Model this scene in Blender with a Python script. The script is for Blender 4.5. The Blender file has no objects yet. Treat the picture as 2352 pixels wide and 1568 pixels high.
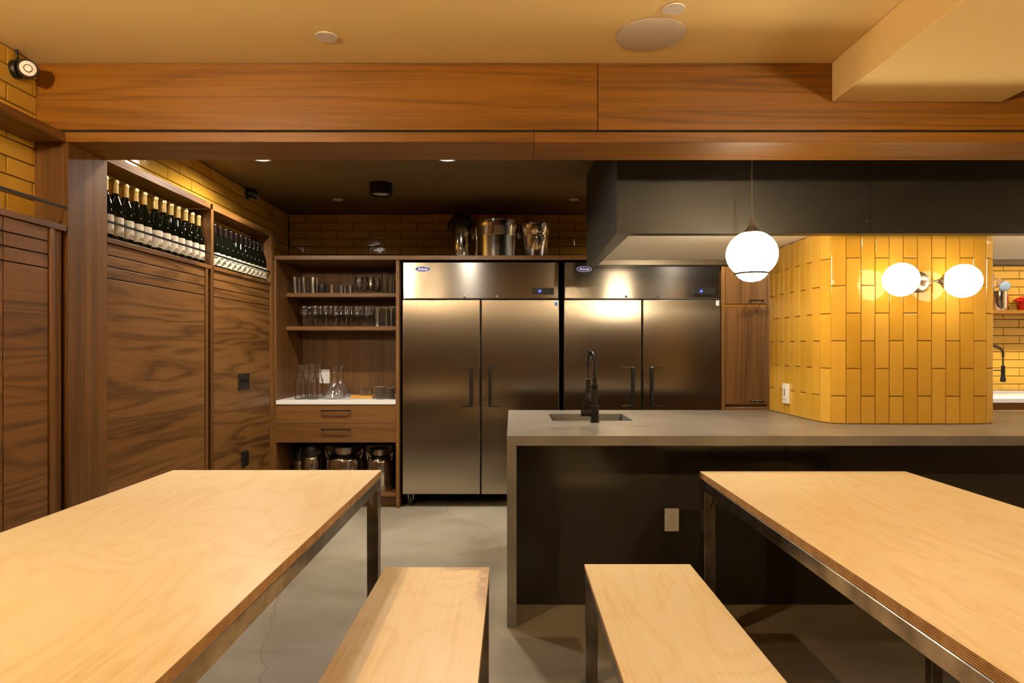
import bpy, bmesh, math, random
from mathutils import Vector, Matrix, Euler
random.seed(7)
PI = math.pi
scene = bpy.context.scene
C = scene.collection

# ------------------------------------------------------------------ camera, world, lights, exposure
F = 1500.0          # focal length in photo pixels (2352 wide)
CX, CY, H = 1176.0, 798.0, 1.335
cam_d = bpy.data.cameras.new('camera'); cam = bpy.data.objects.new('camera', cam_d); C.objects.link(cam)
cam.location = (0, 0, H); cam.rotation_euler = (PI/2, 0, 0)
cam_d.sensor_width = 36.0; cam_d.lens = 36.0*F/2352.0
cam_d.shift_y = (CY-784.0)/2352.0
cam_d.clip_start = 0.05; cam_d.clip_end = 50
scene.camera = cam
scene.view_settings.view_transform = 'Standard'; scene.view_settings.look = 'None'
scene.view_settings.gamma = 1.0; scene.view_settings.use_curve_mapping = False
scene.view_settings.exposure = 0.22
world = bpy.data.worlds.new('world'); scene.world = world; world.use_nodes = True
world.node_tree.nodes['Background'].inputs[0].default_value = (0.02, 0.016, 0.012, 1)
world.node_tree.nodes['Background'].inputs[1].default_value = 0.2

WARM = (1.0, 0.72, 0.41)        # dining lamps
GLOBE = (1.0, 0.80, 0.52)       # opal globes over the island
COOL = (1.0, 0.90, 0.76)        # kitchen downlights
DINING_S, GLOBE_S, SCONCE_S, DOWN_W = 2750.0, 28.0, 8.0, 125.0

cyc = scene.cycles
cyc.max_bounces = 8; cyc.diffuse_bounces = 5; cyc.glossy_bounces = 4; cyc.transmission_bounces = 6; cyc.transparent_max_bounces = 12
cyc.caustics_reflective = False; cyc.caustics_refractive = False
cyc.use_adaptive_sampling = True; cyc.adaptive_threshold = 0.04; cyc.use_light_tree = False

def X(u, D): return (u-CX)*D/F
def Z(v, D): return H-(v-CY)*D/F

# ------------------------------------------------------------------ materials
def new_mat(name):
    m = bpy.data.materials.new(name); m.use_nodes = True
    nt = m.node_tree; b = nt.nodes['Principled BSDF']
    return m, nt, b
def N(nt, t, **kw):
    n = nt.nodes.new(t)
    for k, v in kw.items():
        if isinstance(k, str) and k.startswith('i_'): n.inputs[k[2:]].default_value = v
        else: setattr(n, k, v)
    return n
def L(nt, a, b): nt.links.new(a, b)
def mat(name, col, rough=0.5, metal=0.0, **kw):
    m, nt, b = new_mat(name)
    b.inputs['Base Color'].default_value = (*col, 1); b.inputs['Roughness'].default_value = rough
    b.inputs['Metallic'].default_value = metal
    for k, v in kw.items(): b.inputs[k.replace('_', ' ')].default_value = v
    return m
def emit(name, col, s, base=0.8):
    m, nt, b = new_mat(name)
    b.inputs['Base Color'].default_value = (base, base, base, 1)
    b.inputs['Emission Color'].default_value = (*col, 1); b.inputs['Emission Strength'].default_value = s
    return m
def ramp(nt, pts):
    r = nt.nodes.new('ShaderNodeValToRGB'); e = r.color_ramp.elements
    while len(e) > 1: e.remove(e[-1])
    e[0].position = pts[0][0]; e[0].color = (*pts[0][1], 1)
    for p, c in pts[1:]:
        k = e.new(p); k.color = (*c, 1)
    return r
def coords(nt, scale, seed_amt=7.0):
    tc = N(nt, 'ShaderNodeTexCoord'); oi = N(nt, 'ShaderNodeObjectInfo')
    mul = N(nt, 'ShaderNodeVectorMath', operation='SCALE'); mul.inputs[0].default_value = (1.0, 1.7, 2.3)
    sm = N(nt, 'ShaderNodeMath', operation='MULTIPLY'); sm.inputs[1].default_value = seed_amt
    L(nt, oi.outputs['Random'], sm.inputs[0]); L(nt, sm.outputs[0], mul.inputs['Scale'])
    add = N(nt, 'ShaderNodeVectorMath', operation='ADD')
    L(nt, tc.outputs['Object'], add.inputs[0]); L(nt, mul.outputs[0], add.inputs[1])
    mp = N(nt, 'ShaderNodeMapping'); mp.inputs['Scale'].default_value = scale
    L(nt, add.outputs[0], mp.inputs['Vector'])
    return mp.outputs[0], add.outputs[0]
def wood(name, axis, cols, along=0.55, across=5.0, bands=9.0, streak=70.0, rough=0.42, figure=0.5, dist=0.8, bump=0.04, vein=1.0):
    m, nt, b = new_mat(name)
    i = 'XYZ'.index(axis)
    s1 = [across]*3; s1[i] = along
    s2 = [streak]*3; s2[i] = 2.4
    v1, raw = coords(nt, s1)
    mp2 = N(nt, 'ShaderNodeMapping'); mp2.inputs['Scale'].default_value = s2; L(nt, raw, mp2.inputs['Vector'])
    n1 = N(nt, 'ShaderNodeTexNoise'); n1.inputs['Scale'].default_value = 1.0; n1.inputs['Detail'].default_value = 3.0
    n1.inputs['Roughness'].default_value = 0.45; n1.inputs['Distortion'].default_value = dist; L(nt, v1, n1.inputs['Vector'])
    m1 = N(nt, 'ShaderNodeMath', operation='MULTIPLY'); m1.inputs[1].default_value = bands*6.283; L(nt, n1.outputs['Fac'], m1.inputs[0])
    sn = N(nt, 'ShaderNodeMath', operation='SINE'); L(nt, m1.outputs[0], sn.inputs[0])
    h = N(nt, 'ShaderNodeMath', operation='MULTIPLY_ADD'); h.inputs[1].default_value = 0.5; h.inputs[2].default_value = 0.5; L(nt, sn.outputs[0], h.inputs[0])
    if vein != 1.0:
        pw = N(nt, 'ShaderNodeMath', operation='POWER'); pw.inputs[1].default_value = vein; L(nt, h.outputs[0], pw.inputs[0]); h = pw
    n2 = N(nt, 'ShaderNodeTexNoise'); n2.inputs['Scale'].default_value = 1.0; n2.inputs['Detail'].default_value = 5.0; n2.inputs['Roughness'].default_value = 0.65
    L(nt, mp2.outputs[0], n2.inputs['Vector'])
    mx = N(nt, 'ShaderNodeMix', data_type='FLOAT'); mx.inputs['Factor'].default_value = figure
    L(nt, n2.outputs['Fac'], mx.inputs['A']); L(nt, h.outputs[0], mx.inputs['B'])
    n3 = N(nt, 'ShaderNodeTexNoise'); n3.inputs['Scale'].default_value = 0.5; n3.inputs['Detail'].default_value = 2.0; L(nt, v1, n3.inputs['Vector'])
    mx2 = N(nt, 'ShaderNodeMix', data_type='FLOAT'); mx2.inputs['Factor'].default_value = 0.35
    L(nt, mx.outputs['Result'], mx2.inputs['A']); L(nt, n3.outputs['Fac'], mx2.inputs['B'])
    r = ramp(nt, cols); L(nt, mx2.outputs['Result'], r.inputs['Fac']); L(nt, r.outputs['Color'], b.inputs['Base Color'])
    b.inputs['Roughness'].default_value = rough
    if bump:
        bp = N(nt, 'ShaderNodeBump'); bp.inputs['Strength'].default_value = bump; bp.inputs['Distance'].default_value = 0.01
        L(nt, n2.outputs['Fac'], bp.inputs['Height']); L(nt, bp.outputs[0], b.inputs['Normal'])
    return m
WAL = [(0.30, (0.070, 0.023, 0.0012)), (0.44, (0.150, 0.056, 0.0028)), (0.56, (0.215, 0.084, 0.0045)), (0.74, (0.30, 0.122, 0.009))]
WAD = [(p, tuple(c*k for c, k in zip(q, (0.72, 0.80, 3.3)))) for p, q in WAL]
WALX = wood('walnut_x', 'X', WAL, along=0.22, across=6.0, bands=8.0, streak=190.0, figure=0.24, dist=0.5, vein=0.45)
WALY = wood('walnut_y', 'Y', WAD, along=0.6, across=7.0, bands=7.0, streak=220.0, figure=0.36, dist=0.5, vein=0.5)
WALZ = wood('walnut_z', 'Z', WAD, along=0.25, across=9.0, bands=4.0, streak=180.0, figure=0.18, dist=0.4, vein=0.5)
WALXD = wood('walnut_x_dark', 'X', WAD, along=0.25, across=7.0, bands=5.0, streak=190.0, figure=0.16, dist=0.4, vein=0.5)
BIR = [(0.22, (0.60, 0.36, 0.12)), (0.40, (0.69, 0.49, 0.23)), (0.56, (0.76, 0.59, 0.34)), (0.78, (0.80, 0.66, 0.43))]
BIRCH = wood('birch_plywood', 'Y', BIR, along=0.9, across=2.4, bands=8.0, streak=120.0, rough=0.36, figure=0.20, dist=1.4, bump=0.015, vein=0.3)
def stained(src, x1, y1):
    m = src.copy(); m.name = 'birch_plywood_stained'; nt = m.node_tree; b = nt.nodes['Principled BSDF']
    base = b.inputs['Base Color'].links[0].from_socket
    tc = N(nt, 'ShaderNodeTexCoord'); sp = N(nt, 'ShaderNodeSeparateXYZ'); L(nt, tc.outputs['Object'], sp.inputs[0])
    no = N(nt, 'ShaderNodeTexNoise'); no.inputs['Scale'].default_value = 16.0; no.inputs['Detail'].default_value = 4.0; L(nt, tc.outputs['Object'], no.inputs['Vector'])
    def mth(op, a, c=None, c2=None):
        n = N(nt, 'ShaderNodeMath', operation=op)
        for i, v in enumerate((a, c, c2)):
            if v is None: continue
            if isinstance(v, (int, float)): n.inputs[i].default_value = v
            else: L(nt, v, n.inputs[i])
        return n.outputs[0]
    def rng(v, a, c, lo=0.0, hi=1.0):
        n = N(nt, 'ShaderNodeMapRange', interpolation_type='SMOOTHSTEP'); n.inputs['From Min'].default_value = a; n.inputs['From Max'].default_value = c
        n.inputs['To Min'].default_value = lo; n.inputs['To Max'].default_value = hi; L(nt, v, n.inputs['Value']); return n.outputs[0]
    wob = mth('MULTIPLY_ADD', no.outputs['Fac'], 0.07, -0.035)
    dx = mth('ADD', mth('SUBTRACT', x1, sp.outputs['X']), wob); dy = mth('ADD', mth('SUBTRACT', y1, sp.outputs['Y']), wob)
    d = mth('MINIMUM', dx, dy); far = mth('ADD', mth('MAXIMUM', dx, 0.0), mth('MULTIPLY', mth('MAXIMUM', dy, 0.0), 0.45))
    f = mth('MULTIPLY', mth('MULTIPLY', rng(d, 0.028, 0.05, 1.0, 0.0), rng(far, 0.14, 0.24, 1.0, 0.0)), rng(no.outputs['Fac'], 0.3, 0.7, 0.35, 0.95))
    f = mth('MULTIPLY', f, 0.8)
    mc = N(nt, 'ShaderNodeMix', data_type='RGBA'); L(nt, f, mc.inputs['Factor']); L(nt, base, mc.inputs['A']); mc.inputs['B'].default_value = (0.27, 0.15, 0.13, 1)
    L(nt, mc.outputs['Result'], b.inputs['Base Color'])
    return m
def ply_edge():
    m, nt, b = new_mat('plywood_edge')
    tc = N(nt, 'ShaderNodeTexCoord'); sp = N(nt, 'ShaderNodeSeparateXYZ'); L(nt, tc.outputs['Object'], sp.inputs[0])
    ml = N(nt, 'ShaderNodeMath', operation='MULTIPLY'); ml.inputs[1].default_value = 6.283/0.0052; L(nt, sp.outputs['Z'], ml.inputs[0])
    sn = N(nt, 'ShaderNodeMath', operation='SINE'); L(nt, ml.outputs[0], sn.inputs[0])
    no = N(nt, 'ShaderNodeTexNoise'); no.inputs['Scale'].default_value = 25.0; L(nt, tc.outputs['Object'], no.inputs['Vector'])
    a = N(nt, 'ShaderNodeMath', operation='MULTIPLY_ADD'); a.inputs[1].default_value = 0.35; L(nt, sn.outputs[0], a.inputs[0]); L(nt, no.outputs['Fac'], a.inputs[2])
    r = ramp(nt, [(0.15, (0.20, 0.09, 0.03)), (0.5, (0.40, 0.22, 0.08)), (0.85, (0.58, 0.36, 0.15))])
    L(nt, a.outputs[0], r.inputs['Fac']); L(nt, r.outputs['Color'], b.inputs['Base Color']); b.inputs['Roughness'].default_value = 0.6
    return m
PLYEDGE = ply_edge()
def tile_mat(name, c1, c2, rough=0.08, wav=0.25):
    m, nt, b = new_mat(name)
    v, raw = coords(nt, (1, 1, 1), 13.0)
    oi = N(nt, 'ShaderNodeObjectInfo')
    n1 = N(nt, 'ShaderNodeTexNoise'); n1.inputs['Scale'].default_value = 14.0; n1.inputs['Detail'].default_value = 3.0; L(nt, v, n1.inputs['Vector'])
    mx = N(nt, 'ShaderNodeMix', data_type='FLOAT'); mx.inputs['Factor'].default_value = 0.45
    L(nt, oi.outputs['Random'], mx.inputs['A']); L(nt, n1.outputs['Fac'], mx.inputs['B'])
    r = ramp(nt, [(0.1, c1), (0.9, c2)]); L(nt, mx.outputs['Result'], r.inputs['Fac']); L(nt, r.outputs['Color'], b.inputs['Base Color'])
    b.inputs['Roughness'].default_value = rough; b.inputs['IOR'].default_value = 1.5
    n2 = N(nt, 'ShaderNodeTexNoise'); n2.inputs['Scale'].default_value = 9.0; n2.inputs['Detail'].default_value = 2.0; L(nt, v, n2.inputs['Vector'])
    bp = N(nt, 'ShaderNodeBump'); bp.inputs['Strength'].default_value = wav; bp.inputs['Distance'].default_value = 0.01
    L(nt, n2.outputs['Fac'], bp.inputs['Height']); L(nt, bp.outputs[0], b.inputs['Normal'])
    return m
TILE = tile_mat('ochre_glazed_tile', (0.53, 0.290, 0.028), (0.65, 0.385, 0.060))
PILGROUT = mat('pillar_grout', (0.20, 0.10, 0.025), 0.9)
GROUT = mat('dark_grout', (0.045, 0.022, 0.006), 0.9)
def steel_mat(name, col, rough, aniso=0.0, streak=0.08, axis=0, rot=0.0, metal=1.0, mottle=False):
    m, nt, b = new_mat(name)
    b.inputs['Metallic'].default_value = metal
    sc = (220.0, 220.0, 220.0)
    s = [220.0]*3; s[axis] = 1.2
    if mottle: s = [9.0]*3
    v, raw = coords(nt, tuple(s))
    n = N(nt, 'ShaderNodeTexNoise'); n.inputs['Scale'].default_value = 1.0; n.inputs['Detail'].default_value = 6.0 if mottle else 2.0; L(nt, v, n.inputs['Vector'])
    n2 = N(nt, 'ShaderNodeTexNoise'); n2.inputs['Scale'].default_value = 2.2; n2.inputs['Detail'].default_value = 4.0; L(nt, raw, n2.inputs['Vector'])
    r = ramp(nt, [(0.3, tuple(c*(1-streak) for c in col)), (0.7, tuple(min(1, c*(1+streak)) for c in col))])
    L(nt, n.outputs['Fac'], r.inputs['Fac']); L(nt, r.outputs['Color'], b.inputs['Base Color'])
    mr = N(nt, 'ShaderNodeMapRange'); mr.inputs['From Min'].default_value = 0.3; mr.inputs['From Max'].default_value = 0.7
    mr.inputs['To Min'].default_value = rough*0.97; mr.inputs['To Max'].default_value = rough*1.03
    L(nt, n2.outputs['Fac'], mr.inputs['Value']); L(nt, mr.outputs[0], b.inputs['Roughness'])
    if aniso:
        b.inputs['Anisotropic'].default_value = aniso; b.inputs['Anisotropic Rotation'].default_value = rot
        tg = N(nt, 'ShaderNodeTangent', direction_type='UV_MAP'); L(nt, tg.outputs[0], b.inputs['Tangent'])
    n3 = N(nt, 'ShaderNodeTexNoise'); n3.inputs['Scale'].default_value = 1.6; n3.inputs['Detail'].default_value = 1.0; L(nt, raw, n3.inputs['Vector'])
    bp = N(nt, 'ShaderNodeBump'); bp.inputs['Strength'].default_value = 0.03; bp.inputs['Distance'].default_value = 0.02
    L(nt, n3.outputs['Fac'], bp.inputs['Height']); L(nt, bp.outputs[0], b.inputs['Normal'])
    return m
BRUSHED = steel_mat('brushed_stainless_door', (0.43, 0.385, 0.325), 0.20, 0.80, 0.04, 0, 0.0)
HEADER = steel_mat('brushed_stainless_header', (0.50, 0.465, 0.42), 0.20, 0.85, 0.04, 0, 0.25)
POLISH = mat('polished_stainless', (0.66, 0.63, 0.58), 0.13, 1.0)
NICKEL = mat('brushed_nickel', (0.50, 0.45, 0.38), 0.28, 1.0)
RAWSTEEL = steel_mat('raw_welded_steel', (0.30, 0.265, 0.22), 0.30, 0.0, 0.45, mottle=True)
WELD = mat('weld_bead', (0.35, 0.24, 0.12), 0.45, 0.9)
HOODSTEEL = steel_mat('blackened_steel', (0.017, 0.0155, 0.0115), 0.38, 0.0, 0.2, metal=0.15, mottle=True)
BLACK = mat('black_metal', (0.018, 0.016, 0.014), 0.38, 0.6)
BLACKPL = mat('black_plastic', (0.012, 0.011, 0.010), 0.35)
DARK = mat('dark_void', (0.012, 0.010, 0.008), 0.8)
WHITEPL = mat('white_plastic', (0.78, 0.76, 0.72), 0.4)
WHITESTONE = mat('white_quartz', (0.72, 0.70, 0.68), 0.3)
CREAM = mat('cream_ceiling_paint', (0.92, 0.70, 0.32), 0.75)
CREAM2 = mat('cream_wall_paint', (0.70, 0.56, 0.34), 0.8)
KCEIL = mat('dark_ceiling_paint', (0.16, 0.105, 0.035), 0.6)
LINER = mat('hood_liner_white', (0.90, 0.86, 0.78), 0.5)
SLOT = mat('slot_black', (0.02, 0.02, 0.02), 0.6)
def stone():
    m, nt, b = new_mat('grey_quartz'); v, raw = coords(nt, (1, 1, 1), 0.0)
    n = N(nt, 'ShaderNodeTexNoise'); n.inputs['Scale'].default_value = 5.0; n.inputs['Detail'].default_value = 6.0; L(nt, raw, n.inputs['Vector'])
    r = ramp(nt, [(0.3, (0.15, 0.14, 0.125)), (0.7, (0.225, 0.21, 0.19))]); L(nt, n.outputs['Fac'], r.inputs['Fac'])
    L(nt, r.outputs['Color'], b.inputs['Base Color']); b.inputs['Roughness'].default_value = 0.32
    return m
STONE = stone()
ISLAND = mat('black_gloss_laminate', (0.030, 0.026, 0.020), 0.16)
def concrete():
    m, nt, b = new_mat('polished_concrete')
    tc = N(nt, 'ShaderNodeTexCoord')
    n1 = N(nt, 'ShaderNodeTexNoise'); n1.inputs['Scale'].default_value = 1.3; n1.inputs['Detail'].default_value = 8.0; n1.inputs['Roughness'].default_value = 0.6; n1.inputs['Distortion'].default_value = 0.5
    L(nt, tc.outputs['Object'], n1.inputs['Vector'])
    r = ramp(nt, [(0.25, (0.18, 0.15, 0.105)), (0.5, (0.29, 0.25, 0.185)), (0.75, (0.38, 0.335, 0.26))]); L(nt, n1.outputs['Fac'], r.inputs['Fac'])
    # thin wandering cracks and small dark specks
    nd = N(nt, 'ShaderNodeTexNoise'); nd.inputs['Scale'].default_value = 2.0; nd.inputs['Detail'].default_value = 4.0; L(nt, tc.outputs['Object'], nd.inputs['Vector'])
    mixv = N(nt, 'ShaderNodeMix', data_type='VECTOR'); mixv.inputs['Factor'].default_value = 0.16
    L(nt, tc.outputs['Object'], mixv.inputs['A']); L(nt, nd.outputs['Color'], mixv.inputs['B'])
    vo = N(nt, 'ShaderNodeTexVoronoi', feature='DISTANCE_TO_EDGE'); vo.inputs['Scale'].default_value = 0.75; L(nt, mixv.outputs['Result'], vo.inputs['Vector'])
    lt = N(nt, 'ShaderNodeMath', operation='LESS_THAN'); lt.inputs[1].default_value = 0.0012; L(nt, vo.outputs['Distance'], lt.inputs[0])
    v2 = N(nt, 'ShaderNodeTexVoronoi'); v2.inputs['Scale'].default_value = 3.2; L(nt, tc.outputs['Object'], v2.inputs['Vector'])
    l2 = N(nt, 'ShaderNodeMath', operation='LESS_THAN'); l2.inputs[1].default_value = 0.022; L(nt, v2.outputs['Distance'], l2.inputs[0])
    mxx = N(nt, 'ShaderNodeMath', operation='MAXIMUM'); L(nt, lt.outputs[0], mxx.inputs[0]); L(nt, l2.outputs[0], mxx.inputs[1])
    mf = N(nt, 'ShaderNodeMath', operation='MULTIPLY'); mf.inputs[1].default_value = 0.4; L(nt, mxx.outputs[0], mf.inputs[0])
    mc = N(nt, 'ShaderNodeMix', data_type='RGBA'); L(nt, mf.outputs[0], mc.inputs['Factor']); L(nt, r.outputs['Color'], mc.inputs['A']); mc.inputs['B'].default_value = (0.06, 0.05, 0.04, 1)
    L(nt, mc.outputs['Result'], b.inputs['Base Color'])
    mr = N(nt, 'ShaderNodeMapRange'); mr.inputs['To Min'].default_value = 0.28; mr.inputs['To Max'].default_value = 0.55; L(nt, n1.outputs['Fac'], mr.inputs['Value']); L(nt, mr.outputs[0], b.inputs['Roughness'])
    return m
CONC = concrete()
def glass_mat(name, col=(1, 1, 1)):
    # thin-walled glass: clear pass-through with a fresnel gloss, denser at grazing rims
    m = bpy.data.materials.new(name); m.use_nodes = True; nt = m.node_tree; nt.nodes.remove(nt.nodes['Principled BSDF'])
    out = nt.nodes['Material Output']
    tr = N(nt, 'ShaderNodeBsdfTransparent'); tr.inputs[0].default_value = (*col, 1)
    gl = N(nt, 'ShaderNodeBsdfGlossy'); gl.inputs['Roughness'].default_value = 0.09
    fr = N(nt, 'ShaderNodeLayerWeight'); fr.inputs['Blend'].default_value = 0.22
    mr = N(nt, 'ShaderNodeMapRange'); mr.inputs['To Min'].default_value = 0.05; mr.inputs['To Max'].default_value = 0.6; L(nt, fr.outputs['Fresnel'], mr.inputs['Value'])
    mx = N(nt, 'ShaderNodeMixShader'); L(nt, mr.outputs[0], mx.inputs[0]); L(nt, tr.outputs[0], mx.inputs[1]); L(nt, gl.outputs[0], mx.inputs[2])
    L(nt, mx.outputs[0], out.inputs['Surface'])
    return m
GLASS = glass_mat('clear_glass', (1.0, 1.0, 1.0))
BOTTLE = mat('dark_bottle_glass', (0.003, 0.0032, 0.0015), 0.05, 0.0, Specular_IOR_Level=0.32)
GOLD = mat('gold_foil', (0.72, 0.52, 0.20), 0.32, 0.8)
WAX = mat('dark_wax', (0.008, 0.005, 0.005), 0.16)
def label_mat(name, paper, ink, crest):
    m, nt, b = new_mat(name)
    tc = N(nt, 'ShaderNodeTexCoord'); sp = N(nt, 'ShaderNodeSeparateXYZ'); L(nt, tc.outputs['Object'], sp.inputs[0])
    ml = N(nt, 'ShaderNodeMath', operation='MULTIPLY'); ml.inputs[1].default_value = 6.283/0.011; L(nt, sp.outputs['Z'], ml.inputs[0])
    sn = N(nt, 'ShaderNodeMath', operation='SINE'); L(nt, ml.outputs[0], sn.inputs[0])
    g = N(nt, 'ShaderNodeMath', operation='GREATER_THAN'); g.inputs[1].default_value = 0.55; L(nt, sn.outputs[0], g.inputs[0])
    no = N(nt, 'ShaderNodeTexNoise'); no.inputs['Scale'].default_value = 130.0; L(nt, tc.outputs['Object'], no.inputs['Vector'])
    g2 = N(nt, 'ShaderNodeMath', operation='GREATER_THAN'); g2.inputs[1].default_value = 0.5; L(nt, no.outputs['Fac'], g2.inputs[0])
    pr = N(nt, 'ShaderNodeMath', operation='MULTIPLY'); L(nt, g.outputs[0], pr.inputs[0]); L(nt, g2.outputs[0], pr.inputs[1])
    p2 = N(nt, 'ShaderNodeMath', operation='MULTIPLY'); p2.inputs[1].default_value = 0.55; L(nt, pr.outputs[0], p2.inputs[0])
    mc = N(nt, 'ShaderNodeMix', data_type='RGBA'); L(nt, p2.outputs[0], mc.inputs['Factor']); mc.inputs['A'].default_value = (*paper, 1); mc.inputs['B'].default_value = (*ink, 1)
    L(nt, mc.outputs['Result'], b.inputs['Base Color']); b.inputs['Roughness'].default_value = 0.6
    return m
LABEL1 = label_mat('cream_wine_label', (0.50, 0.44, 0.34), (0.25, 0.16, 0.10), 0)
LABEL2 = label_mat('ivory_wine_label', (0.50, 0.46, 0.34), (0.10, 0.08, 0.06), 0)
INK = mat('label_ink', (0.05, 0.04, 0.03), 0.6)
BLUE = mat('badge_blue', (0.03, 0.045, 0.38), 0.4)
BADGEW = mat('badge_white', (0.8, 0.78, 0.76), 0.4)
LEDBLUE = emit('display_digits_blue', (0.22, 0.34, 1.0), 1.3, 0.0)
LEDHALO = emit('display_glow_blue', (0.01, 0.02, 0.9), 0.22, 0.0)
LEDGREEN = emit('display_green_led', (0.05, 0.5, 0.12), 0.25, 0.0)
PAPER = mat('pale_carton', (0.50, 0.44, 0.32), 0.8)
AMBER = mat('amber_wood_board', (0.55, 0.27, 0.03), 0.4)
PLATE = mat('grey_stoneware', (0.20, 0.155, 0.11), 0.5)
RED = mat('red_enamel', (0.55, 0.02, 0.015), 0.15)
SILI = mat('blue_grey_silicone', (0.22, 0.29, 0.36), 0.5)
SPOONW = mat('brown_wooden_spoon', (0.28, 0.13, 0.06), 0.6)
BLUEST = mat('sticker_blue', (0.08, 0.25, 0.55), 0.4)
GREYST = mat('sticker_grey', (0.5, 0.5, 0.5), 0.4)
GRILLE = mat('speaker_grille_white', (0.70, 0.62, 0.55), 0.7)
OPAL = emit('opal_globe_glow', GLOBE, GLOBE_S)
OPAL_S = emit('opal_sconce_glow', GLOBE, SCONCE_S)
DINEGLOW = emit('dining_bulb_glow', WARM, DINING_S*1.22)
DINEGLOW2 = emit('dining_bulb_glow_dim', WARM, DINING_S*0.82)
REARFILL = emit('rear_fill_glow', WARM, DINING_S*0.3)  # for the unseen rear lamps, added to raise the general fill
DOWNGLOW = emit('downlight_glow', COOL, 6.0)

# ------------------------------------------------------------------ mesh helpers
def base_of(p):
    v = Vector((0, 0, 0))
    while p is not None: v += p.location; p = p.parent
    return v
def put(name, bm, m, parent=None, smooth=False, world=True):
    me = bpy.data.meshes.new(name)
    if world and parent is not None:
        bmesh.ops.translate(bm, verts=bm.verts, vec=-base_of(parent))
    bm.normal_update(); bm.to_mesh(me); bm.free()
    for q in (m if isinstance(m, (list, tuple)) else [m]): me.materials.append(q)
    if smooth:
        me.polygons.foreach_set('use_smooth', [True]*len(me.polygons))
        try: me.set_sharp_from_angle(angle=math.radians(38))
        except Exception: pass
    o = bpy.data.objects.new(name, me); C.objects.link(o); o.parent = parent
    return o
def tag(o, label=None, cat=None, group=None, kind=None):
    if label: o['label'] = label
    if cat: o['category'] = cat
    if group: o['group'] = group
    if kind: o['kind'] = kind
    return o
def thing(name, loc, label, cat, group=None, kind=None):
    o = bpy.data.objects.new(name, None); C.objects.link(o); o.location = loc; o.empty_display_size = 0.05
    return tag(o, label, cat, group, kind)
def copy_tree(o, parent=None):
    c = o.copy(); C.objects.link(c); c.parent = parent
    for ch in list(o.children): copy_tree(ch, c)
    return c
def add_box(bm, x0, x1, y0, y1, z0, z1, bev=0.0, uv=True):
    vs = [bm.verts.new((x, y, z)) for x in (x0, x1) for y in (y0, y1) for z in (z0, z1)]
    fs = [(0, 1, 3, 2), (4, 6, 7, 5), (0, 4, 5, 1), (2, 3, 7, 6), (0, 2, 6, 4), (1, 5, 7, 3)]
    faces = [bm.faces.new([vs[i] for i in f]) for f in fs]
    if bev:
        ed = set(e for f in faces for e in f.edges)
        bmesh.ops.bevel(bm, geom=list(ed), offset=bev, segments=1, affect='EDGES', profile=0.5)
    return faces
def box_uv(bm):
    l = bm.loops.layers.uv.verify()
    for f in bm.faces:
        n = f.normal
        a = max(range(3), key=lambda k: abs(n[k]))
        for lp in f.loops:
            c = lp.vert.co
            lp[l].uv = (c.x, c.z) if a == 1 else ((c.y, c.z) if a == 0 else (c.x, c.y))
def box(name, x0, x1, y0, y1, z0, z1, m, parent=None, bev=0.002):
    bm = bmesh.new(); add_box(bm, min(x0, x1), max(x0, x1), min(y0, y1), max(y0, y1), min(z0, z1), max(z0, z1), bev)
    bm.normal_update(); box_uv(bm)
    return put(name, bm, m, parent)
def add_lathe(bm, prof, cx=0, cy=0, cz=0, seg=24, sx=1.0, sy=1.0, cap0=True, cap1=True, mat4=None):
    rings = []
    for r, z in prof:
        ring = []
        for k in range(seg):
            a = 2*PI*k/seg; p = Vector((r*math.cos(a)*sx, r*math.sin(a)*sy, z))
            if mat4 is not None: p = mat4 @ p
            ring.append(bm.verts.new((p.x+cx, p.y+cy, p.z+cz)))
        rings.append(ring)
    for i in range(len(rings)-1):
        for k in range(seg):
            bm.faces.new((rings[i][k], rings[i][(k+1) % seg], rings[i+1][(k+1) % seg], rings[i+1][k]))
    if cap0: bm.faces.new(list(reversed(rings[0])))
    if cap1: bm.faces.new(rings[-1])
def lathe(name, prof, m, parent=None, at=(0, 0, 0), seg=24, sx=1.0, sy=1.0, cap0=True, cap1=True, smooth=True, mat4=None, world=True):
    bm = bmesh.new(); add_lathe(bm, prof, *at, seg=seg, sx=sx, sy=sy, cap0=cap0, cap1=cap1, mat4=mat4)
    bmesh.ops.recalc_face_normals(bm, faces=bm.faces)
    return put(name, bm, m, parent, smooth, world)
def add_tube(bm, pts, r, seg=8, closed=False):
    pts = [Vector(p) for p in pts]; n = len(pts); rings = []
    rad = r if isinstance(r, (list, tuple)) else [r]*n
    up = Vector((0.31, 0.22, 0.93)).normalized()
    prev = None
    for i, p in enumerate(pts):
        if closed: t = pts[(i+1) % n]-pts[i-1]
        else: t = pts[min(i+1, n-1)]-pts[max(i-1, 0)]
        t.normalize()
        if prev is None:
            a = t.cross(up)
            if a.length < 0.1: a = t.cross(Vector((1, 0, 0)))
            a.normalize()
        else:
            a = prev-t*prev.dot(t); a.normalize()
        prev = a; b = t.cross(a)
        rings.append([bm.verts.new(p+(a*math.cos(2*PI*k/seg)+b*math.sin(2*PI*k/seg))*rad[i]) for k in range(seg)])
    m = n if closed else n-1
    for i in range(m):
        A, B = rings[i], rings[(i+1) % n]
        for k in range(seg): bm.faces.new((A[k], A[(k+1) % seg], B[(k+1) % seg], B[k]))
    if not closed:
        bm.faces.new(list(reversed(rings[0]))); bm.faces.new(rings[-1])
def tube(name, pts, r, m, parent=None, seg=8, closed=False, world=True):
    bm = bmesh.new(); add_tube(bm, pts, r, seg, closed); bmesh.ops.recalc_face_normals(bm, faces=bm.faces)
    return put(name, bm, m, parent, True, world)
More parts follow.
